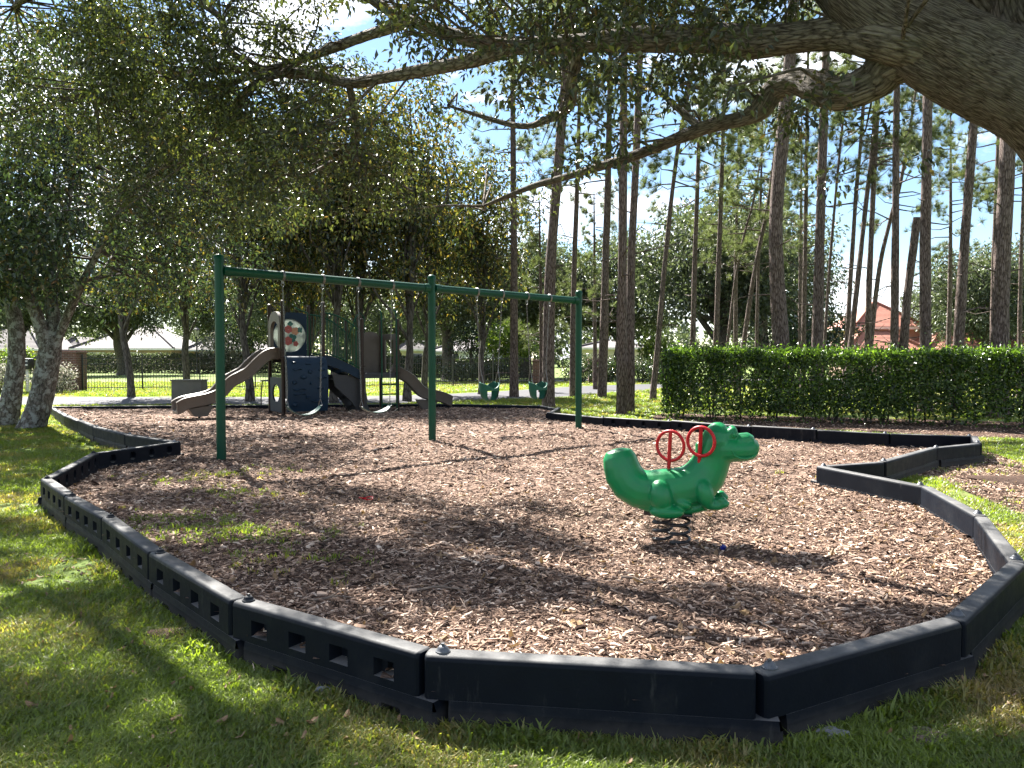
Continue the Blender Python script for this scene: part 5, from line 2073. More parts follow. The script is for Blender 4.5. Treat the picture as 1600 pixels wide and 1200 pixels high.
magnolia(521, 25.2, 0, 0.97, 4.4, 'magnolia with slender dark trunk right behind the ramp railings')
magnolia(446, 28.0, 1, 0.95, 5.6, 'magnolia added behind the tan hood of the left slide to shade the play structure')  # extra tree, added for the shade it throws on the play structure

# live oaks in the distance
OAKS = []
for s in range(3):
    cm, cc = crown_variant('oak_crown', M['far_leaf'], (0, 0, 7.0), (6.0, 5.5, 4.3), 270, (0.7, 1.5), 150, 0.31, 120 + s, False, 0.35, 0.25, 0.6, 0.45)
    tm = branchy(cc, 2.6, 0.48, 18, np.random.default_rng(140 + s), 7.5, (-0.4, 0.5, 0.1)[s]).mesh('oak_trunk', M['grey_bark'], 60)
    OAKS.append((cm, tm))


def far_oak(px, Y, k, sc, rz, label, sx=1.0):
    t = thing('spreading_oak', label, 'tree', (X(px, Y), Y, 0), rz, 'spreading oaks in the distance')
    t.scale = (sc * sx, sc * sx, sc)
    add('trunk', OAKS[k][1], t)
    o = add('crown', OAKS[k][0], t)
    o['kind'] = 'stuff'


far_oak(195, 68, 0, 1.05, 0.4, 'forked grey oak on the far lawn right of the brick pillar')
far_oak(702, 53, 1, 0.95, 1.9, 'oak with stout forked trunk just right of the middle swing post')
far_oak(822, 58, 2, 0.95, 3.0, 'oak seen behind the thick pine and the far brick pillar')
far_oak(1120, 46, 0, 1.0, 2.2, 'broad dark oak behind the left half of the clipped hedge')
far_oak(1195, 54, 1, 1.05, 4.0, 'oak behind the leaning pines above the middle of the hedge', 0.9)
far_oak(965, 56, 1, 0.9, 5.1, 'oak behind the twin pine trunks in the centre')
far_oak(1540, 50, 2, 0.78, 0.8, 'gnarled pale green oak before the red tiled wing on the right')
far_oak(1490, 62, 0, 0.75, 3.4, 'pale green oak behind the two straight pines on the right')
far_oak(30, 60, 2, 1.0, 5.5, 'oak beyond the fence behind the two lichen covered trunks')
far_oak(-120, 50, 1, 1.0, 2.4, 'oak beyond the fence at the left photo edge')
far_oak(345, 82, 1, 1.0, 4.6, 'oak behind the street lamp on the left')
far_oak(455, 70, 2, 1.0, 1.2, 'oak far behind the round play window')
far_oak(560, 82, 0, 1.0, 0.1, 'oak far behind the ramp railings')
far_oak(625, 66, 1, 0.85, 2.9, 'oak between the magnolia trunks right of the ladder deck')
far_oak(1640, 56, 1, 0.95, 1.0, 'oak at the right photo edge behind the thick pine')

# small leafy trees and bushes
BUSH = {}
for nm, mt, leaf in (('dark', 'dark_leaf', 0.13), ('bright', 'bright_leaf', 0.17), ('flower', 'flower_leaf', 0.12)):
    cm, cc = crown_variant('bush_' + nm, M[mt], (0, 0, 0.75), (0.95, 0.95, 0.75), 70, (0.2, 0.42), 46, leaf, 200 + len(nm), False, 0.3, 0.2, 0.2, 0.45)
    BUSH[nm] = cm


def bush_stems(seed):
    rng = random.Random(seed)
    mb = MB()
    for _ in range(7):
        a = rng.uniform(0, 6.28)
        r = rng.uniform(.3, .7)
        mb.tube([(0.05 * math.cos(a), .05 * math.sin(a), -.05), (r * .5 * math.cos(a), r * .5 * math.sin(a), .5), (r * math.cos(a), r * math.sin(a), 1.1)], [.03, .02, .008], 5)
    return mb.mesh('stems', M['grey_bark'], 60)


STEMS = bush_stems(4)


def bush(px, Y, kind, w, h, label, rz=0.0, name='shrub', z=0):
    t = thing(name, label, 'shrub', (X(px, Y), Y, z), rz)
    t.scale = (w / 1.9, w / 1.9, h / 1.5)
    o = add('foliage', BUSH[kind], t)
    o['kind'] = 'stuff'
    add('stems', STEMS, t)


bush(92, 31.5, 'flower', 1.8, 1.3, 'pale variegated shrub at the foot of the left brick pillar')
bush(2, 31.5, 'flower', 1.7, 1.3, 'pale variegated shrub left of the lichen covered trunks', 1.0)
bush(352, 76, 'flower', 6.0, 4.2, 'pale blossoming shrub behind the near swing post', 2.0)
bush(30, 72, 'bright', 3.4, 2.6, 'yellow green shrub before the farthest left house')
bush(908, 44.5, 'dark', 2.2, 1.7, 'dark bush left of the pillar beside the far swing post', 0.4)
bush(952, 46.0, 'dark', 2.4, 1.6, 'dark rounded bush between the pillar and the twin pines', 1.4)
bush(1002, 45.5, 'dark', 2.6, 1.5, 'dark bush right of the twin pine trunks', 2.4)
bush(1036, 44.0, 'dark', 2.4, 1.9, 'dark bush peeking past the left end of the clipped hedge', 3.2)
bush(718, 47.0, 'dark', 3.6, 1.2, 'low dark bush behind the fence left of the bucket swings', 4.2)
bush(772, 47.5, 'dark', 3.6, 1.2, 'low dark bush behind the fence above the nearer bucket swing', 5.2)
bush(1020, 50, 'bright', 2.4, 3.0, 'yellow green shrub over the left end of the clipped hedge', 2.2)


def small_tree(px, Y, kind, w, z0, h, label, rz=0.0):
    t = thing('small_tree', label, 'tree', (X(px, Y), Y, 0), rz)
    mb = MB()
    limb(mb, [(Vector((0, 0, -.05)), .09), (Vector((.05, 0, z0 * .6)), .07), (Vector((0, .05, z0)), .06), (Vector((.1, 0, z0 + h * .6)), .02)], 4, 8, .05, 3)
    for k in range(5):
        a = k * 1.3
        mb.tube([(0, 0, z0 * .8), (math.cos(a) * w * .18, math.sin(a) * w * .18, z0 + h * .25), (math.cos(a) * w * .36, math.sin(a) * w * .36, z0 + h * .5)], [.05, .03, .008], 6)
    mb.build('trunk', M['grey_bark'], t, 60)
    o = add('crown', BUSH[kind], t)
    o['kind'] = 'stuff'
    o.location = (0, 0, z0)
    o.scale = (w / 1.9, w / 1.9, h / 1.5)


small_tree(800, 46, 'bright', 3.4, 1.2, 2.5, 'small yellow green tree between the bucket swings behind the fence')
small_tree(1285, 40, 'dark', 3.8, 1.0, 3.2, 'small dark leafy tree behind the hedge between two straight pines')
small_tree(1240, 44, 'dark', 3.2, 0.8, 3.0, 'small dark leafy tree behind the thickest pine', 1.0)
small_tree(395, 74, 'dark', 5.0, 1.6, 5.0, 'small dark tree behind the left slide', 2.0)
small_tree(738, 50, 'dark', 3.2, 1.3, 2.6, 'small dark tree just left of the yellow green tree', 3.0)


# ---- pines
def needle_tuft(p, axis, n, ln, rng):
    d = rand_rot(n, rng) * 0.8 + axis * 0.75
    d /= np.linalg.norm(d, axis=1, keepdims=True)
    s = np.cross(d, rand_rot(n, rng))
    s /= np.linalg.norm(s, axis=1, keepdims=True) + 1e-9
    L_ = ln * rng.uniform(.7, 1.1, n)[:, None]
    w = 0.0056
    b = p + d * 0.02
    return np.stack([b - s * w, b + s * w, b + d * L_], 1)


def pine_crown_variant(seed, z0, z1, nb, reach, ntuft=7):
    rng = np.random.default_rng(seed)
    mb = MB()
    tris = []
    for k in range(nb):
        z = z0 + (z1 - z0) * (k + rng.random()) / nb
        a = rng.uniform(0, 2 * math.pi)
        f = (z - z0) / (z1 - z0)
        ln = reach * (1.0 - 0.55 * f) * rng.uniform(.55, 1.1)
        dirv = Vector((math.cos(a), math.sin(a), rng.uniform(-.05, .35)))
        p0 = Vector((0, 0, z))
        p1 = p0 + dirv * ln * .5 + Vector((0, 0, -.08 * ln))
        p2 = p0 + dirv * ln + Vector((0, 0, .1 * ln))
        mb.tube([p0, p0.lerp(p1, .6) + Vector(rng.normal(size=3) * .06), p1, p2], [.036, .027, .018, .006], 5)
        for j in range(ntuft):
            g = rng.uniform(.4, 1.0)
            q = p1.lerp(p2, (g - .4) / .6) + Vector(rng.normal(size=3) * .25 * ln * .4)
            if j < 4:
                mb.tube([p1.lerp(p2, (g - .4) / .6), q], [.014, .006], 4, False)
            ax = np.array((q - p0).normalized()) + np.array([0, 0, .5])
            tris.append(needle_tuft(np.array(q), ax, 80, .34, rng))
    v = np.concatenate(tris).reshape(-1, 3)
    me = mesh_np('pine_needles', v, faces_tri=np.arange(len(v)).reshape(-1, 3), mat=M['pine_needle'])
    return me, mb.mesh('pine_branches', M['pine_bark'], 60)


PINEC = [pine_crown_variant(300 + s, 0.0, 9.0, 25, 3.0, 13) for s in range(4)]
PINES = [  # waypoints ((px,py)...), distance, width px at eye level, crown start, label
    ([(803, 620), (803, 400), (801, 150)], 29.0, 13, 10.0, 'pine with straight trunk between the two bucket swings'),
    ([(857, 637), (860, 420), (874, 240), (886, 60)], 22.6, 19, 10.0, 'thick pine standing at the border notch beside the right bucket swing'),
    ([(895, 624), (897, 430), (903, 250)], 29.0, 10, 9.0, 'slim pine just left of the far swing post'),
    ([(941, 622), (946, 430), (951, 230)], 28.0, 14, 9.5, 'pine with reddish trunk halfway between the far swing post and the twin trunks'),
    ([(971, 648), (972, 430), (974, 230)], 19.8, 16, 10.5, 'left one of the twin pine trunks, standing before the other'),
    ([(984, 642), (986, 430), (994, 240), (1000, 80)], 20.6, 14, 10.5, 'right one of the twin pine trunks, leaning slightly right'),
    ([(1026, 560), (1042, 380), (1060, 225), (1080, 120)], 27.0, 9, 9.5, 'pine leaning right above the left end of the hedge, first beyond it'),
    ([(1082, 560), (1086, 400), (1092, 215)], 28.0, 9, 9.5, 'second pine along the hedge, slim and upright'),
    ([(1118, 560), (1124, 380), (1130, 200)], 28.0, 9, 10.0, 'third pine along the hedge, slim and upright'),
    ([(1134, 560), (1150, 430), (1166, 355), (1180, 300)], 33.0, 5, 7.5, 'thin leaning pine between two upright slim pines behind the hedge'),
    ([(1159, 560), (1178, 430), (1203, 298)], 30.0, 8, 8.0, 'pine leaning right just left of the thickest pine'),
    ([(1182, 560), (1184, 450), (1188, 330)], 34.0, 6, 7.5, 'thin upright pine just left of the thickest pine'),
    ([(1222, 560), (1214, 440), (1213, 330), (1226, 180), (1240, 0)], 20.0, 25, 11.0, 'thickest dark pine behind the middle of the hedge, bark deeply furrowed'),
    ([(1255, 560), (1258, 400), (1261, 200)], 29.0, 8, 10.0, 'slim pine right of the thickest pine, bare stem'),
    ([(1276, 560), (1281, 380), (1286, 210), (1292, 50)], 21.5, 17, 11.0, 'stout straight pine right of the slim bare one'),
    ([(1322, 560), (1330, 420), (1338, 300), (1348, 180)], 27.0, 8, 9.0, 'slim pine at the left edge of the red roof'),
    ([(1327, 560), (1340, 440), (1354, 310), (1366, 200)], 25.0, 9, 9.5, 'pine leaning right across the red roof edge'),
    ([(1355, 560), (1359, 420), (1365, 290), (1372, 150)], 25.0, 10, 9.5, 'upright pine crossing the red tiled roof'),
    ([(1361, 530), (1374, 420), (1392, 340), (1412, 260)], 29.0, 8, 8.5, 'pine leaning strongly right before the red roof'),
    ([(1397, 560), (1399, 380), (1401, 160)], 23.0, 13, 11.0, 'smooth upright pine at the right edge of the red roof'),
    ([(1446, 560), (1446, 380), (1449, 180), (1452, 30)], 20.0, 18, 10.5, 'stout dark pine with a crooked side branch right of the broken stem'),
    ([(1496, 560), (1506, 400), (1520, 210), (1534, 60)], 21.0, 16, 10.0, 'pine leaning slightly right before the pale green oak'),
    ([(1562, 560), (1566, 400), (1574, 230)], 18.6, 27, 10.5, 'very thick furrowed pine near the right photo edge'),
    ([(1550, 560), (1553, 400), (1558, 260)], 29.0, 8, 9.0, 'slim pine half hidden by the thick pine at the right edge'),
    ([(1593, 560), (1595, 420), (1600, 280)], 28.0, 7, 9.0, 'slim pine at the very right photo edge'),
]
prng = random.Random(17)


def pine(way, Y, wpx, zc, label, k, H=None, snag=False):
    pts = [P(x, y, Y) for x, y in way]
    r0 = wpx / FPX * Y / 2
    # carry the line down to the ground and up to the top
    a, b = pts[0], pts[1]
    g = a + (a - b) * (a.z / (b.z - a.z))
    g.z = -0.1
    c, d = pts[-2], pts[-1]
    H = H or max(zc + 7.5, d.z + 2)
    top = d + Vector(((d - c).x / (d - c).z * (H - d.z) * .6, 0, H - d.z))
    rng2 = random.Random(k * 7 + 1)
    path = [(g, r0 * 1.45), (Vector((g.x + (a.x - g.x) * .15, Y, .35)), r0 * 1.12)]
    if pts[0].z > 0.9:
        path.append((pts[0], r0))
    path += [(p, max(.02, r0 * (1 - .55 * p.z / H))) for p in pts[1:]]
    if not snag:
        path.append((top, r0 * .22))
    base = Vector((g.x, Y, 0))
    t = thing('pine_tree', label, 'pine tree', base, 0, 'pines standing behind the playground')
    mb = MB()
    cl = limb(mb, [(p - base, r) for p, r in path], 6, 14, 0.07, k)
    mb.build('trunk', M['pine_bark'], t, 60)
    # dead branch stubs
    mb = MB()
    for i in range(7):
        q = cl[int(len(cl) * rng2.uniform(.3, .75))]
        an = rng2.uniform(0, 6.28)
        l2 = rng2.uniform(.3, 1.5)
        mb.tube([q, q + Vector((math.cos(an) * l2 * .5, math.sin(an) * l2 * .5, rng2.uniform(-.1, .2))), q + Vector((math.cos(an) * l2, math.sin(an) * l2, rng2.uniform(-.3, .5)))], [.022, .015, .005], 5)
    o = mb.build('dead_branches', M['pine_bark'], t, 60)
    o['kind'] = 'stuff'
    if not snag:
        # crown follows the trunk's lean
        lo = min(cl, key=lambda q: abs(q.z - zc))
        hi = cl[-1]
        ax = (hi - lo).normalized()
        sc = (hi.z - lo.z) / 9.0 * 1.02
        cm, bmesh_ = PINEC[k % 4]
        rot = Vector((0, 0, 1)).rotation_difference(ax).to_euler()
        o = add('crown', cm, t)
        o['kind'] = 'stuff'
        o.location = lo
        o.rotation_euler = (Matrix.Rotation(0, 3, 'X') @ rot.to_matrix() @ Matrix.Rotation(k * 1.7, 3, 'Z')).to_euler()
        o.scale = (min(sc, 1.1), min(sc, 1.1), sc)
        o2 = add('branches', bmesh_, t)
        o2.location, o2.rotation_euler, o2.scale = o.location, o.rotation_euler, o.scale
    return t


for k, (way, Y, w, zc, lab) in enumerate(PINES):
    pine(way, Y, w, zc - (2.0 if Y > 24 else 0.5), lab, k)
pine([(1410, 560), (1418, 460), (1427, 390), (1433, 340)], 23.0, 14, 9, 'broken pine stem leaning right, snapped off below the canopy', 40, None, True)
pine([(1287, 560), (1296, 420), (1308, 280), (1318, 180)], 27.0, 5, 9, 'thin dead leafless pine stem beside the stout straight pine', 41, None, True)


def young_pine(px, Y, z0, h, label, k):
    t = thing('young_pine', label, 'pine tree', (X(px, Y), Y, 0), k, 'young pines with low branches')
    mb = MB()
    limb(mb, [(Vector((0, 0, -.05)), .12), (Vector((.05, 0, z0)), .09), (Vector((0, .1, z0 + h)), .02)], 6, 8, .05, k)
    mb.build('trunk', M['pine_bark'], t, 60)
    for nm, me in zip(('crown', 'branches'), PINEC[k % 4]):
        o = add(nm, me, t)
        o.location = (0, 0, z0)
        o.scale = (h / 9 * .9, h / 9 * .9, h / 9)
        if nm == 'crown':
            o['kind'] = 'stuff'


young_pine(845, 33, 2.0, 6.5, 'young light green pine behind the beam end of the far swing post', 1)
young_pine(930, 36, 3.2, 6.0, 'young light green pine between the far swing post and twin trunks', 2)
young_pine(1150, 36, 5.5, 7.0, 'light green pine crown between leaning stems above the hedge', 3)
young_pine(1480, 33, 5.0, 7.0, 'light green pine crown between two straight pines on the right', 0)
young_pine(1250, 38, 6.5, 7.0, 'light green pine crown behind the thickest pine', 2)


# far-off wood closing the view
def treeline():
    rng = np.random.default_rng(77)
    n = 900
    x = rng.uniform(-170, 175, n)
    y = 118 + rng.uniform(0, 22, n) + 0.0008 * x ** 2
    top = 5.5 + 2.5 * vnoise(x, y * 0, 0.11, 5) + 1.5 * vnoise(x, y * 0, .4, 6)
    z = rng.uniform(0.02, 1.0, n) ** 0.8 * top
    rr = rng.uniform(1.2, 2.4, n)
    pos, ax, nr = clump_leaves(np.stack([x, y, z], 1), rr, rr * 34, rng, .8, .2)
    k = pos[:, 2] > 0.05
    pos, ax, nr = pos[k], ax[k], nr[k]
    L_ = rng.uniform(.6, 1.1, len(pos))
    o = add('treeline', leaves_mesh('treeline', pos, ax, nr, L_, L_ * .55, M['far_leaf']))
    tag(o, 'hazy far-off belt of trees closing the view behind all the houses', 'trees', kind='stuff')


treeline()


# ================================================================ HEDGES
def hedge(name, label, A, B, width, height, leaf, n, mat, seed, lift=0.0, stems=True, quads=True, gap=0.0):
    rng = np.random.default_rng(seed)
    A, B = Vector(A), Vector(B)
    u = (B - A).normalized()
    nn = Vector((-u.y, u.x, 0))
    ln = (B - A).length
    t = thing(name, label, 'hedge', A)
    fr = np.array([ln * height, ln * height * .6, ln * width, width * height, width * height])
    fr = fr / fr.sum()
    f = rng.choice(5, n, p=fr)
    a, b = rng.random(n), rng.random(n)
    dep = rng.random(n) ** 1.6 * 0.38
    U = np.where(f < 3, a * ln, np.where(f == 3, dep, ln - dep))
    V = np.where(f == 0, dep, np.where(f == 1, width - dep, a * width))
    V = np.where(f == 2, b * width, V)
    Z = np.where(f == 2, height - dep * .7, b * height)
    bul = 0.16 * vnoise(U * 1.0, Z, 2.2, seed) + 0.10 * vnoise(U, Z * 2, 5.0, seed + 1)
    V = V + np.where(f == 0, -bul + .12, np.where(f == 1, bul - .12, 0))
    Z = Z + np.where(f == 2, 0.10 * vnoise(U, V, 3.0, seed + 2) - .05 + .07 * (vnoise(U, V * .3, .9, seed + 5) - .5) + rng.exponential(.045, n), 0)
    if gap:
        thin = np.clip((Z - 0.1) / gap, 0.12, 1)
        k = rng.random(n) < thin * np.clip(0.55 + 1.3 * (vnoise(U, Z * 1.5, 3.1, seed + 3) - .25), .25, 1)
        U, V, Z, f = U[k], V[k], Z[k], f[k]
        n = len(U)
    pos = np.stack([u.x * U + nn.x * V, u.y * U + nn.y * V, Z + lift], 1)
    out = np.where((f == 0)[:, None], -np.array(nn), np.where((f == 1)[:, None], np.array(nn), np.where((f == 2)[:, None], np.array([0, 0, 1.]), np.where((f == 3)[:, None], -np.array(u), np.array(u)))))
    ax = out * .5 + rand_rot(n, rng) * .9
    ax[:, 2] += np.where(f == 2, .3, -.25)
    nr = out * .7 + rand_rot(n, rng) * .6
    nr[:, 2] += .6
    L_ = rng.uniform(leaf * .7, leaf * 1.2, n)
    o = add('foliage', leaves_mesh('hedge_foliage', pos, ax, nr, L_, L_ * rng.uniform(.42, .56, n), mat, quads), t)
    o['kind'] = 'stuff'
    if stems:
        mb = MB()
        for i in range(int(ln * 4)):
            uu, vv = rng.uniform(0.1, ln - .1), rng.uniform(.25, width - .2)
            p0 = u * uu + nn * vv
            q = p0 + u * rng.normal() * .25 + nn * rng.normal() * .2
            mb.tube([p0 + Vector((0, 0, -.05)), p0.lerp(q, .4) + Vector((0, 0, height * .4)), q + Vector((0, 0, height * .92))], [.022, .016, .007], 5)
        o = mb.build('stems', M['grey_bark'], t, 60)
        o['kind'] = 'stuff'
    return t


hedge('clipped_hedge', 'tall clipped glossy green hedge along the right side behind the border', HA, HA + hd * 9.6, 1.35, 1.56, 0.085, 74000, M['hedge_leaf'], 401, 0.0, True, True, 0.28)
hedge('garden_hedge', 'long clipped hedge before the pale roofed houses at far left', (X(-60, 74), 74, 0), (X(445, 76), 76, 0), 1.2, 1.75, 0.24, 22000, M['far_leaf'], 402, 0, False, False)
hedge('garden_hedge', 'clipped hedge behind the fence between play structure and middle swing post', (X(590, 60), 60, 0), (X(700, 60), 60, 0), 1.1, 1.45, 0.22, 7000, M['dark_leaf'], 403, 0, False, False)
hedge('garden_hedge', 'dark clipped hedge behind the fence and the bucket swings', (X(705, 56), 56, 0), (X(830, 58), 58, 0), 1.1, 1.25, 0.2, 7000, M['dark_leaf'], 404, 0, False, False)


# ================================================================ GRASS, WOOD CHIPS, LITTER
def clump_mesh(name, nb, h, w, spread, seed, mat):
    rng = np.random.default_rng(seed)
    vs, fq, ft = [], [], []
    for k in range(nb):
        a = rng.uniform(0, 2 * math.pi)
        r = spread * math.sqrt(rng.random())
        p = np.array([math.cos(a) * r, math.sin(a) * r, 0])
        b = rng.uniform(0, 2 * math.pi)
        d = np.array([math.cos(b), math.sin(b), 0])
        s = np.array([-math.sin(b), math.cos(b), 0])
        hh = h * rng.uniform(.5, 1.15)
        ln = rng.uniform(.25, 1.1) * hh
        p1 = p + d * ln * .35 + np.array([0, 0, hh * .6])
        p2 = p + d * ln + np.array([0, 0, hh * rng.uniform(.6, 1.0)])
        i = len(vs)
        ww = w * rng.uniform(.7, 1.2)
        vs += [p - s * ww, p + s * ww, p1 + s * ww * .85, p1 - s * ww * .85, p2]
        fq.append((i, i + 1, i + 2, i + 3))
        ft.append((i + 3, i + 2, i + 4))
    return mesh_np(name, np.array(vs), faces_tri=np.array(ft), faces_quad=np.array(fq), mat=mat)


GR = [source(clump_mesh('grass_clump', 12, 0.05, 0.0034, 0.045, 500 + k, M['grass_blade'])) for k in range(5)]
HEDGE_BED = [tuple((HA + hd * u + hn * w).xy) for u, w in ((0.5, -0.75), (3, -1.7), (5.4, -2.3), (8.0, -2.6), (9.5, -2.2), (14, -1.4), (14, 2.0), (-0.3, 2.0), (-0.4, 0.2))]
BARE = [tuple(p.xy) for p in pr]
DPTS = np.array(dc)


def lawn_points(n, y0, y1, wide, rng):
    y = y0 + (y1 - y0) * rng.random(n)
    x = (rng.random(n) * 2 - 1) * (wide * y + (.8 if y1 > 20 else 1.9))
    k = ~in_poly(x, y, BED) & (poly_dist(x, y, BED) > 0.05)
    x, y = x[k], y[k]
    k = ~in_poly(x, y, HEDGE_BED)
    k &= ~(in_poly(x, y, BARE) & (rng.random(len(x)) < .93))
    x, y = x[k], y[k]
    if y1 > 22:
        dd = np.full(len(x), 1e9)
        for q in DPTS[::2]:
            dd = np.minimum(dd, np.hypot(x - q[0], y - q[1]))
        k = dd > 2.75
        x, y = x[k], y[k]
    return x, y


def make_grass():
    rng = np.random.default_rng(55)
    X_, Y_, S_ = [], [], []
    for (n, y0, y1, s) in ((22000, 0.3, 1.7, .9), (90000, 1.7, 4.2, .88), (84000, 4.2, 8.0, .95), (74000, 8.0, 17.0, 1.25), (26000, 17, 25, 1.6), (60000, 25, 47, 2.3)):
        x, y = lawn_points(n, y0, y1, 0.78, rng)
        v = vnoise(x, y, 0.9, 12) * .55 + vnoise(x, y, 3.2, 13) * .45
        keep = rng.random(len(x)) < np.clip((v - .26) * 4.0, .10, 1)
        x, y, v = x[keep], y[keep], v[keep]
        X_.append(x)
        Y_.append(y)
        S_.append(s * rng.uniform(.65, 1.2, len(x)) * (0.7 + .6 * v))
    # weeds that came up through the mulch and along the timbers
    for (px, py, sp, n) in ((340, 850, .30, 110), (410, 838, .16, 40), (315, 818, .22, 60), (325, 748, .26, 60), (385, 776, .2, 40), (455, 886, .2, 30), (430, 735, .2, 12), (1235, 745, .1, 4)):
        c = G(px, py, .06)
        X_.append(c.x + rng.normal(size=n) * sp * 1.4)
        Y_.append(c.y + rng.normal(size=n) * sp)
        S_.append(rng.uniform(.6, 1.3, n))
    # longer tufts left standing against the timbers, where the mower cannot reach
    for i in range(5, 16):
        a, b = np.array(BED[i]), np.array(BED[(i + 1) % len(BED)])
        d = (b - a) / np.linalg.norm(b - a)
        o = np.array([d[1], -d[0]])
        k = int(np.linalg.norm(b - a) * 150)
        f = rng.random(k)
        f = f[vnoise(f * 9 + i * 3, f * 0, 1.6, 70) > rng.uniform(.42, .6)]
        q = a + np.outer(f, b - a) + np.outer(rng.uniform(.075, .15, len(f)), o)
        X_.append(q[:, 0])
        Y_.append(q[:, 1])
        S_.append(rng.uniform(.8, 1.7, len(f)))
    x, y, s = map(np.concatenate, (X_, Y_, S_))
    z = np.where(in_poly(x, y, BED), mulch_z(x, y), 0.0) - .004
    n = len(x)
    rot = np.stack([rng.normal(size=n) * .12, rng.normal(size=n) * .12, rng.uniform(0, 6.28, n)], 1)
    scatter('grass', np.stack([x, y, z], 1), rot, s, rng.integers(0, len(GR), n), GR, 'patchy green lawn grass round the playground border and weeds in the mulch', 'grass')


make_grass()


def chip_mesh(name, ln, w, th, bend, seed):
    rng = np.random.default_rng(seed)
    vs, fs = [], []
    K = 3
    for i in range(K + 1):
        f = i / K - .5
        x = f * ln
        z = -bend * (f * 2) ** 2
        ww = w * (1 - .55 * abs(f * 2) ** 2) * rng.uniform(.8, 1.15)
        yy = rng.normal() * w * .18
        vs += [(x, yy - ww / 2, z), (x, yy + ww / 2, z), (x, yy + ww * .4, z + th), (x, yy - ww * .4, z + th)]
    for i in range(K):
        a = i * 4
        for j in range(4):
            fs.append((a + j, a + (j + 1) % 4, a + 4 + (j + 1) % 4, a + 4 + j))
    fs += [(3, 2, 1, 0), tuple(K * 4 + j for j in range(4))]
    me = bpy.data.meshes.new(name)
    me.from_pydata(vs, [], fs)
    me.materials.append(M['chip'])
    return me


CH_S = [source(chip_mesh('wood_chip', *a, 600 + i)) for i, a in enumerate(((.042, .008, .004, .002), (.055, .009, .004, .006), (.028, .012, .005, .001), (.085, .005, .004, .008), (.034, .015, .004, .003), (.024, .008, .004, 0), (.05, .019, .005, .004)))]


def make_chips():
    rng = np.random.default_rng(66)
    X_, Y_, S_ = [], [], []
    for (n, y0, y1, s) in ((70000, 2.6, 5.0, .9), (70000, 5.0, 8.0, 1.0), (60000, 8.0, 13.0, 1.25), (46000, 13.0, 22.5, 1.8)):
        y = y0 + (y1 - y0) * rng.random(n)
        x = (rng.random(n) * 2 - 1) * (.76 * y + .9)
        k = in_poly(x, y, BED)
        X_.append(x[k])
        Y_.append(y[k])
        S_.append(s * np.clip(rng.lognormal(-.36, .45, k.sum()), .32, 2.3))
    x, y, s = map(np.concatenate, (X_, Y_, S_))
    n = len(x)
    z = mulch_z(x, y) + rng.uniform(-.004, .014, n)
    rot = np.stack([rng.normal(size=n) * .35, rng.normal(size=n) * .28, rng.uniform(0, 6.28, n)], 1)
    scatter('wood_chips', np.stack([x, y, z], 1), rot, s, rng.integers(0, len(CH_S), n), CH_S, 'loose brown shredded bark chips covering the play bed', 'wood chips')
    # coarse litter under the hedge and on the bare ground at the right
    X_, Y_ = [], []
    for poly, n in ((HEDGE_BED, 16000), (BARE, 22000)):
        a = np.array(poly)
        xx = rng.uniform(a[:, 0].min(), a[:, 0].max(), n)
        yy = rng.uniform(a[:, 1].min(), a[:, 1].max(), n)
        k = in_poly(xx, yy, poly) & ~in_poly(xx, yy, BED)
        X_.append(xx[k])
        Y_.append(yy[k])
    # stray chips and dead leaves lying in the near grass
    yy = rng.uniform(1.8, 9, 2600)
    xx = (rng.random(2600) * 2 - 1) * (.7 * yy + .6)
    k = ~in_poly(xx, yy, BED) & (poly_dist(xx, yy, BED) > .06)
    X_.append(xx[k])
    Y_.append(yy[k])
    x, y = map(np.concatenate, (X_, Y_))
    n = len(x)
    rot = np.stack([rng.normal(size=n) * .4, rng.normal(size=n) * .3, rng.uniform(0, 6.28, n)], 1)
    scatter('leaf_litter', np.stack([x, y, np.full(n, .012)], 1), rot, rng.uniform(.6, 1.5, n), rng.integers(0, len(CH_S), n), CH_S, 'brown litter of bark bits under the hedge and on bare ground', 'litter')


make_chips()


def make_leaves():
    rng = np.random.default_rng(91)
    src = []
    for k in range(3):
        n = 8
        r2 = np.random.default_rng(700 + k)
        vs = [(0.040 * math.cos(2 * math.pi * j / n) , 0.017 * math.sin(2 * math.pi * j / n), .010 * math.cos(4 * math.pi * j / n) + .004 * r2.random()) for j in range(n)] + [(0, 0, -.002)]
        me = bpy.data.meshes.new('dead_leaf_litter')
        me.from_pydata(vs, [], [(j, (j + 1) % n, n) for j in range(n)])
        me.materials.append(M['brown_leaf'])
        src.append(source(me))
    y = np.concatenate([rng.uniform(2.8, 9, 900), rng.uniform(9, 20, 500), rng.uniform(1.8, 7, 110)])
    x = (rng.random(len(y)) * 2 - 1) * (.7 * y + .6)
    z = np.where(in_poly(x, y, BED), mulch_z(x, y) + .014, .03)
    k = poly_dist(x, y, BED) > .07
    x, y, z = x[k], y[k], z[k]
    n = len(x)
    rot = np.stack([rng.normal(size=n) * .4, rng.normal(size=n) * .4, rng.uniform(0, 6.28, n)], 1)
    scatter('fallen_leaves', np.stack([x, y, z], 1), rot, np.where(in_poly(x, y, BED), 1.0, .7) * rng.uniform(.45, 1.1, n), rng.integers(0, 3, n), src, 'small dry oak leaves scattered over the mulch and the near lawn', 'leaves')


M['brown_leaf'] = leaf_mat('brown_leaf', [(0, (0.10, 0.055, 0.03)), (.6, (0.24, 0.15, 0.08)), (1, (0.42, 0.31, 0.17))], 0.7, 0.2, (1, 1, .7), 1.0)
make_leaves()


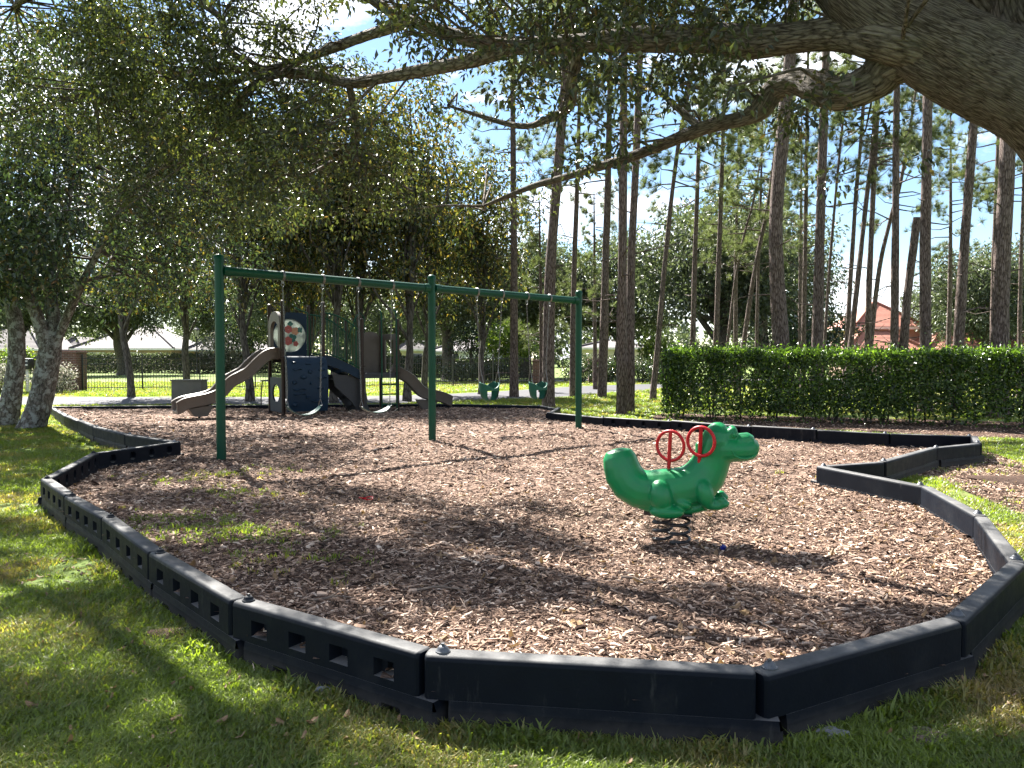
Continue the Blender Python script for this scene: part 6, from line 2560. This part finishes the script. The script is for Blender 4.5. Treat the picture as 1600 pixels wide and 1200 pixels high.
# single small things
def twig(px, py, ln, rz, label, seed, z=None):
    rng = random.Random(seed)
    b = on_mulch(px, py)
    t = thing('fallen_twig', label, 'twig', (b.x, b.y, b.z + .012), rz)
    mb = MB()
    pts = [Vector((ln * (k / 6 - .5), math.sin(k * 1.1 + seed) * .025, .012 * rng.random())) for k in range(7)]
    mb.tube(pts, [.007, .0075, .007, .006, .005, .004, .002], 6, True, .15, seed)
    mb.tube([pts[3], pts[3] + Vector((.05, .05, .012)), pts[3] + Vector((.09, .075, .016))], [.005, .004, .002], 5)
    mb.build('twig_wood', M['twig'], t, 60)


twig(408, 850, .34, -.2, 'pale twig lying on the mulch beside the green weeds', 1)
twig(665, 775, .5, .9, 'thin upright-looking pale twig in the middle of the mulch', 2)
twig(512, 952, .3, .15, 'short pale stick on the mulch behind the square-holed border', 3)
twig(1375, 935, .22, 1.2, 'pale curved stick on the mulch near the right border', 4)
twig(690, 932, .28, .05, 'pale straight stick on the mulch near the front border', 5)
twig(1000, 915, .24, -.5, 'thin stick on the mulch in front of the rider', 6)


def lump(name, label, cat, p, s, mat, seed, n=60, z=0):
    rng = np.random.default_rng(seed)
    bm = bmesh.new()
    bmesh.ops.create_icosphere(bm, subdivisions=4, radius=1)
    f = [(rand_rot(1, rng)[0], rng.uniform(2, 7), rng.uniform(0, 6)) for _ in range(14)]
    for v in bm.verts:
        c = np.array(v.co)
        k = 1 + sum(.06 * math.sin(np.dot(c, a) * w + ph) for a, w, ph in f)
        v.co = Vector((c[0] * s[0] * k, c[1] * s[1] * k, c[2] * s[2] * k))
    me = bpy.data.meshes.new(name)
    bm.to_mesh(me)
    bm.free()
    me.polygons.foreach_set('use_smooth', np.ones(len(me.polygons), bool))
    me.materials.append(mat)
    o = add(name, me)
    o.location = (p.x, p.y, z)
    tag(o, label, cat)


lump('ant_mound', 'small crumbly ant mound in the grass in the lower right corner', 'mound', G(1452, 1160), (.11, .07, .03), M['soil'], 1)
lump('earth_mound', 'bare earth hump against the muddy square-holed border timber', 'mound', G(268, 995), (.24, .13, .032), M['leaf_litter'], 2)
lump('stone', 'grey stone half buried below the largest square-holed timber', 'stone', G(512, 1086), (.06, .04, .03), M['stone'], 3, z=.01)
lump('stone', 'grey stone under the left end of the smooth front timber', 'stone', G(742, 1140), (.05, .035, .025), M['stone'], 4, z=.008)
lump('stone', 'grey stone below the smooth timber that slants up on the right', 'stone', G(1300, 1152), (.08, .045, .028), M['stone'], 5, z=.008)
lump('stone', 'pale flat stone in the grass right of the front timbers', 'stone', G(1430, 1103), (.05, .03, .014), M['stone'], 6, z=.012)
lump('soil_heap', 'dark soil heap on the bare ground at the right photo edge', 'mound', G(1598, 752), (.5, .35, .05), M['leaf_litter'], 7)

p = on_mulch(1130, 856)
m = MB()
m.lathe([(.001, .018), (.018, .016), (.02, 0), (.02, -.012), (.001, -.012)], (0, 0, 0), 14)
o = m.build('bottle_cap', M['blue_cap'], None)
o.location = (p.x, p.y, p.z + .02)
o.rotation_euler = (.5, .3, 0)
tag(o, 'small blue bottle cap on the mulch right of the spring rider', 'bottle cap')
p = on_mulch(572, 783)
m = MB()
m.tube([Vector((math.cos(a) * .065, math.sin(a) * .045, .01 * math.sin(2 * a))) for a in [2 * math.pi * k / 20 for k in range(20)]], .007, 6, closed=True)
o = m.build('plastic_ring', M['red'], None)
o.location = (p.x, p.y, p.z + .02)
tag(o, 'thin red plastic ring lying on the mulch in the middle of the bed', 'ring')
for (px, py, a) in ((1165, 965, .3), (900, 985, 1.3)):
    p = on_mulch(px, py)
    m = MB()
    n = 10
    vs = [(0.05 * math.cos(2 * math.pi * k / n) * (1 if k % 2 else .45), .042 * math.sin(2 * math.pi * k / n) * (1 if k % 2 else .45), .012 * (k % 3)) for k in range(n)] + [(0, 0, .016)]
    m.push(vs, [(k, (k + 1) % n, n) for k in range(n)])
    o = m.build('dead_leaf', M['yellow_leaf'], None, 0)
    o.location = (p.x, p.y, p.z + .02)
    o.rotation_euler = (.1, .1, a)
    tag(o, 'ochre dead leaf on the mulch near the right border' if a < 1 else 'ochre dead leaf on the mulch behind the smooth front timber', 'leaf')
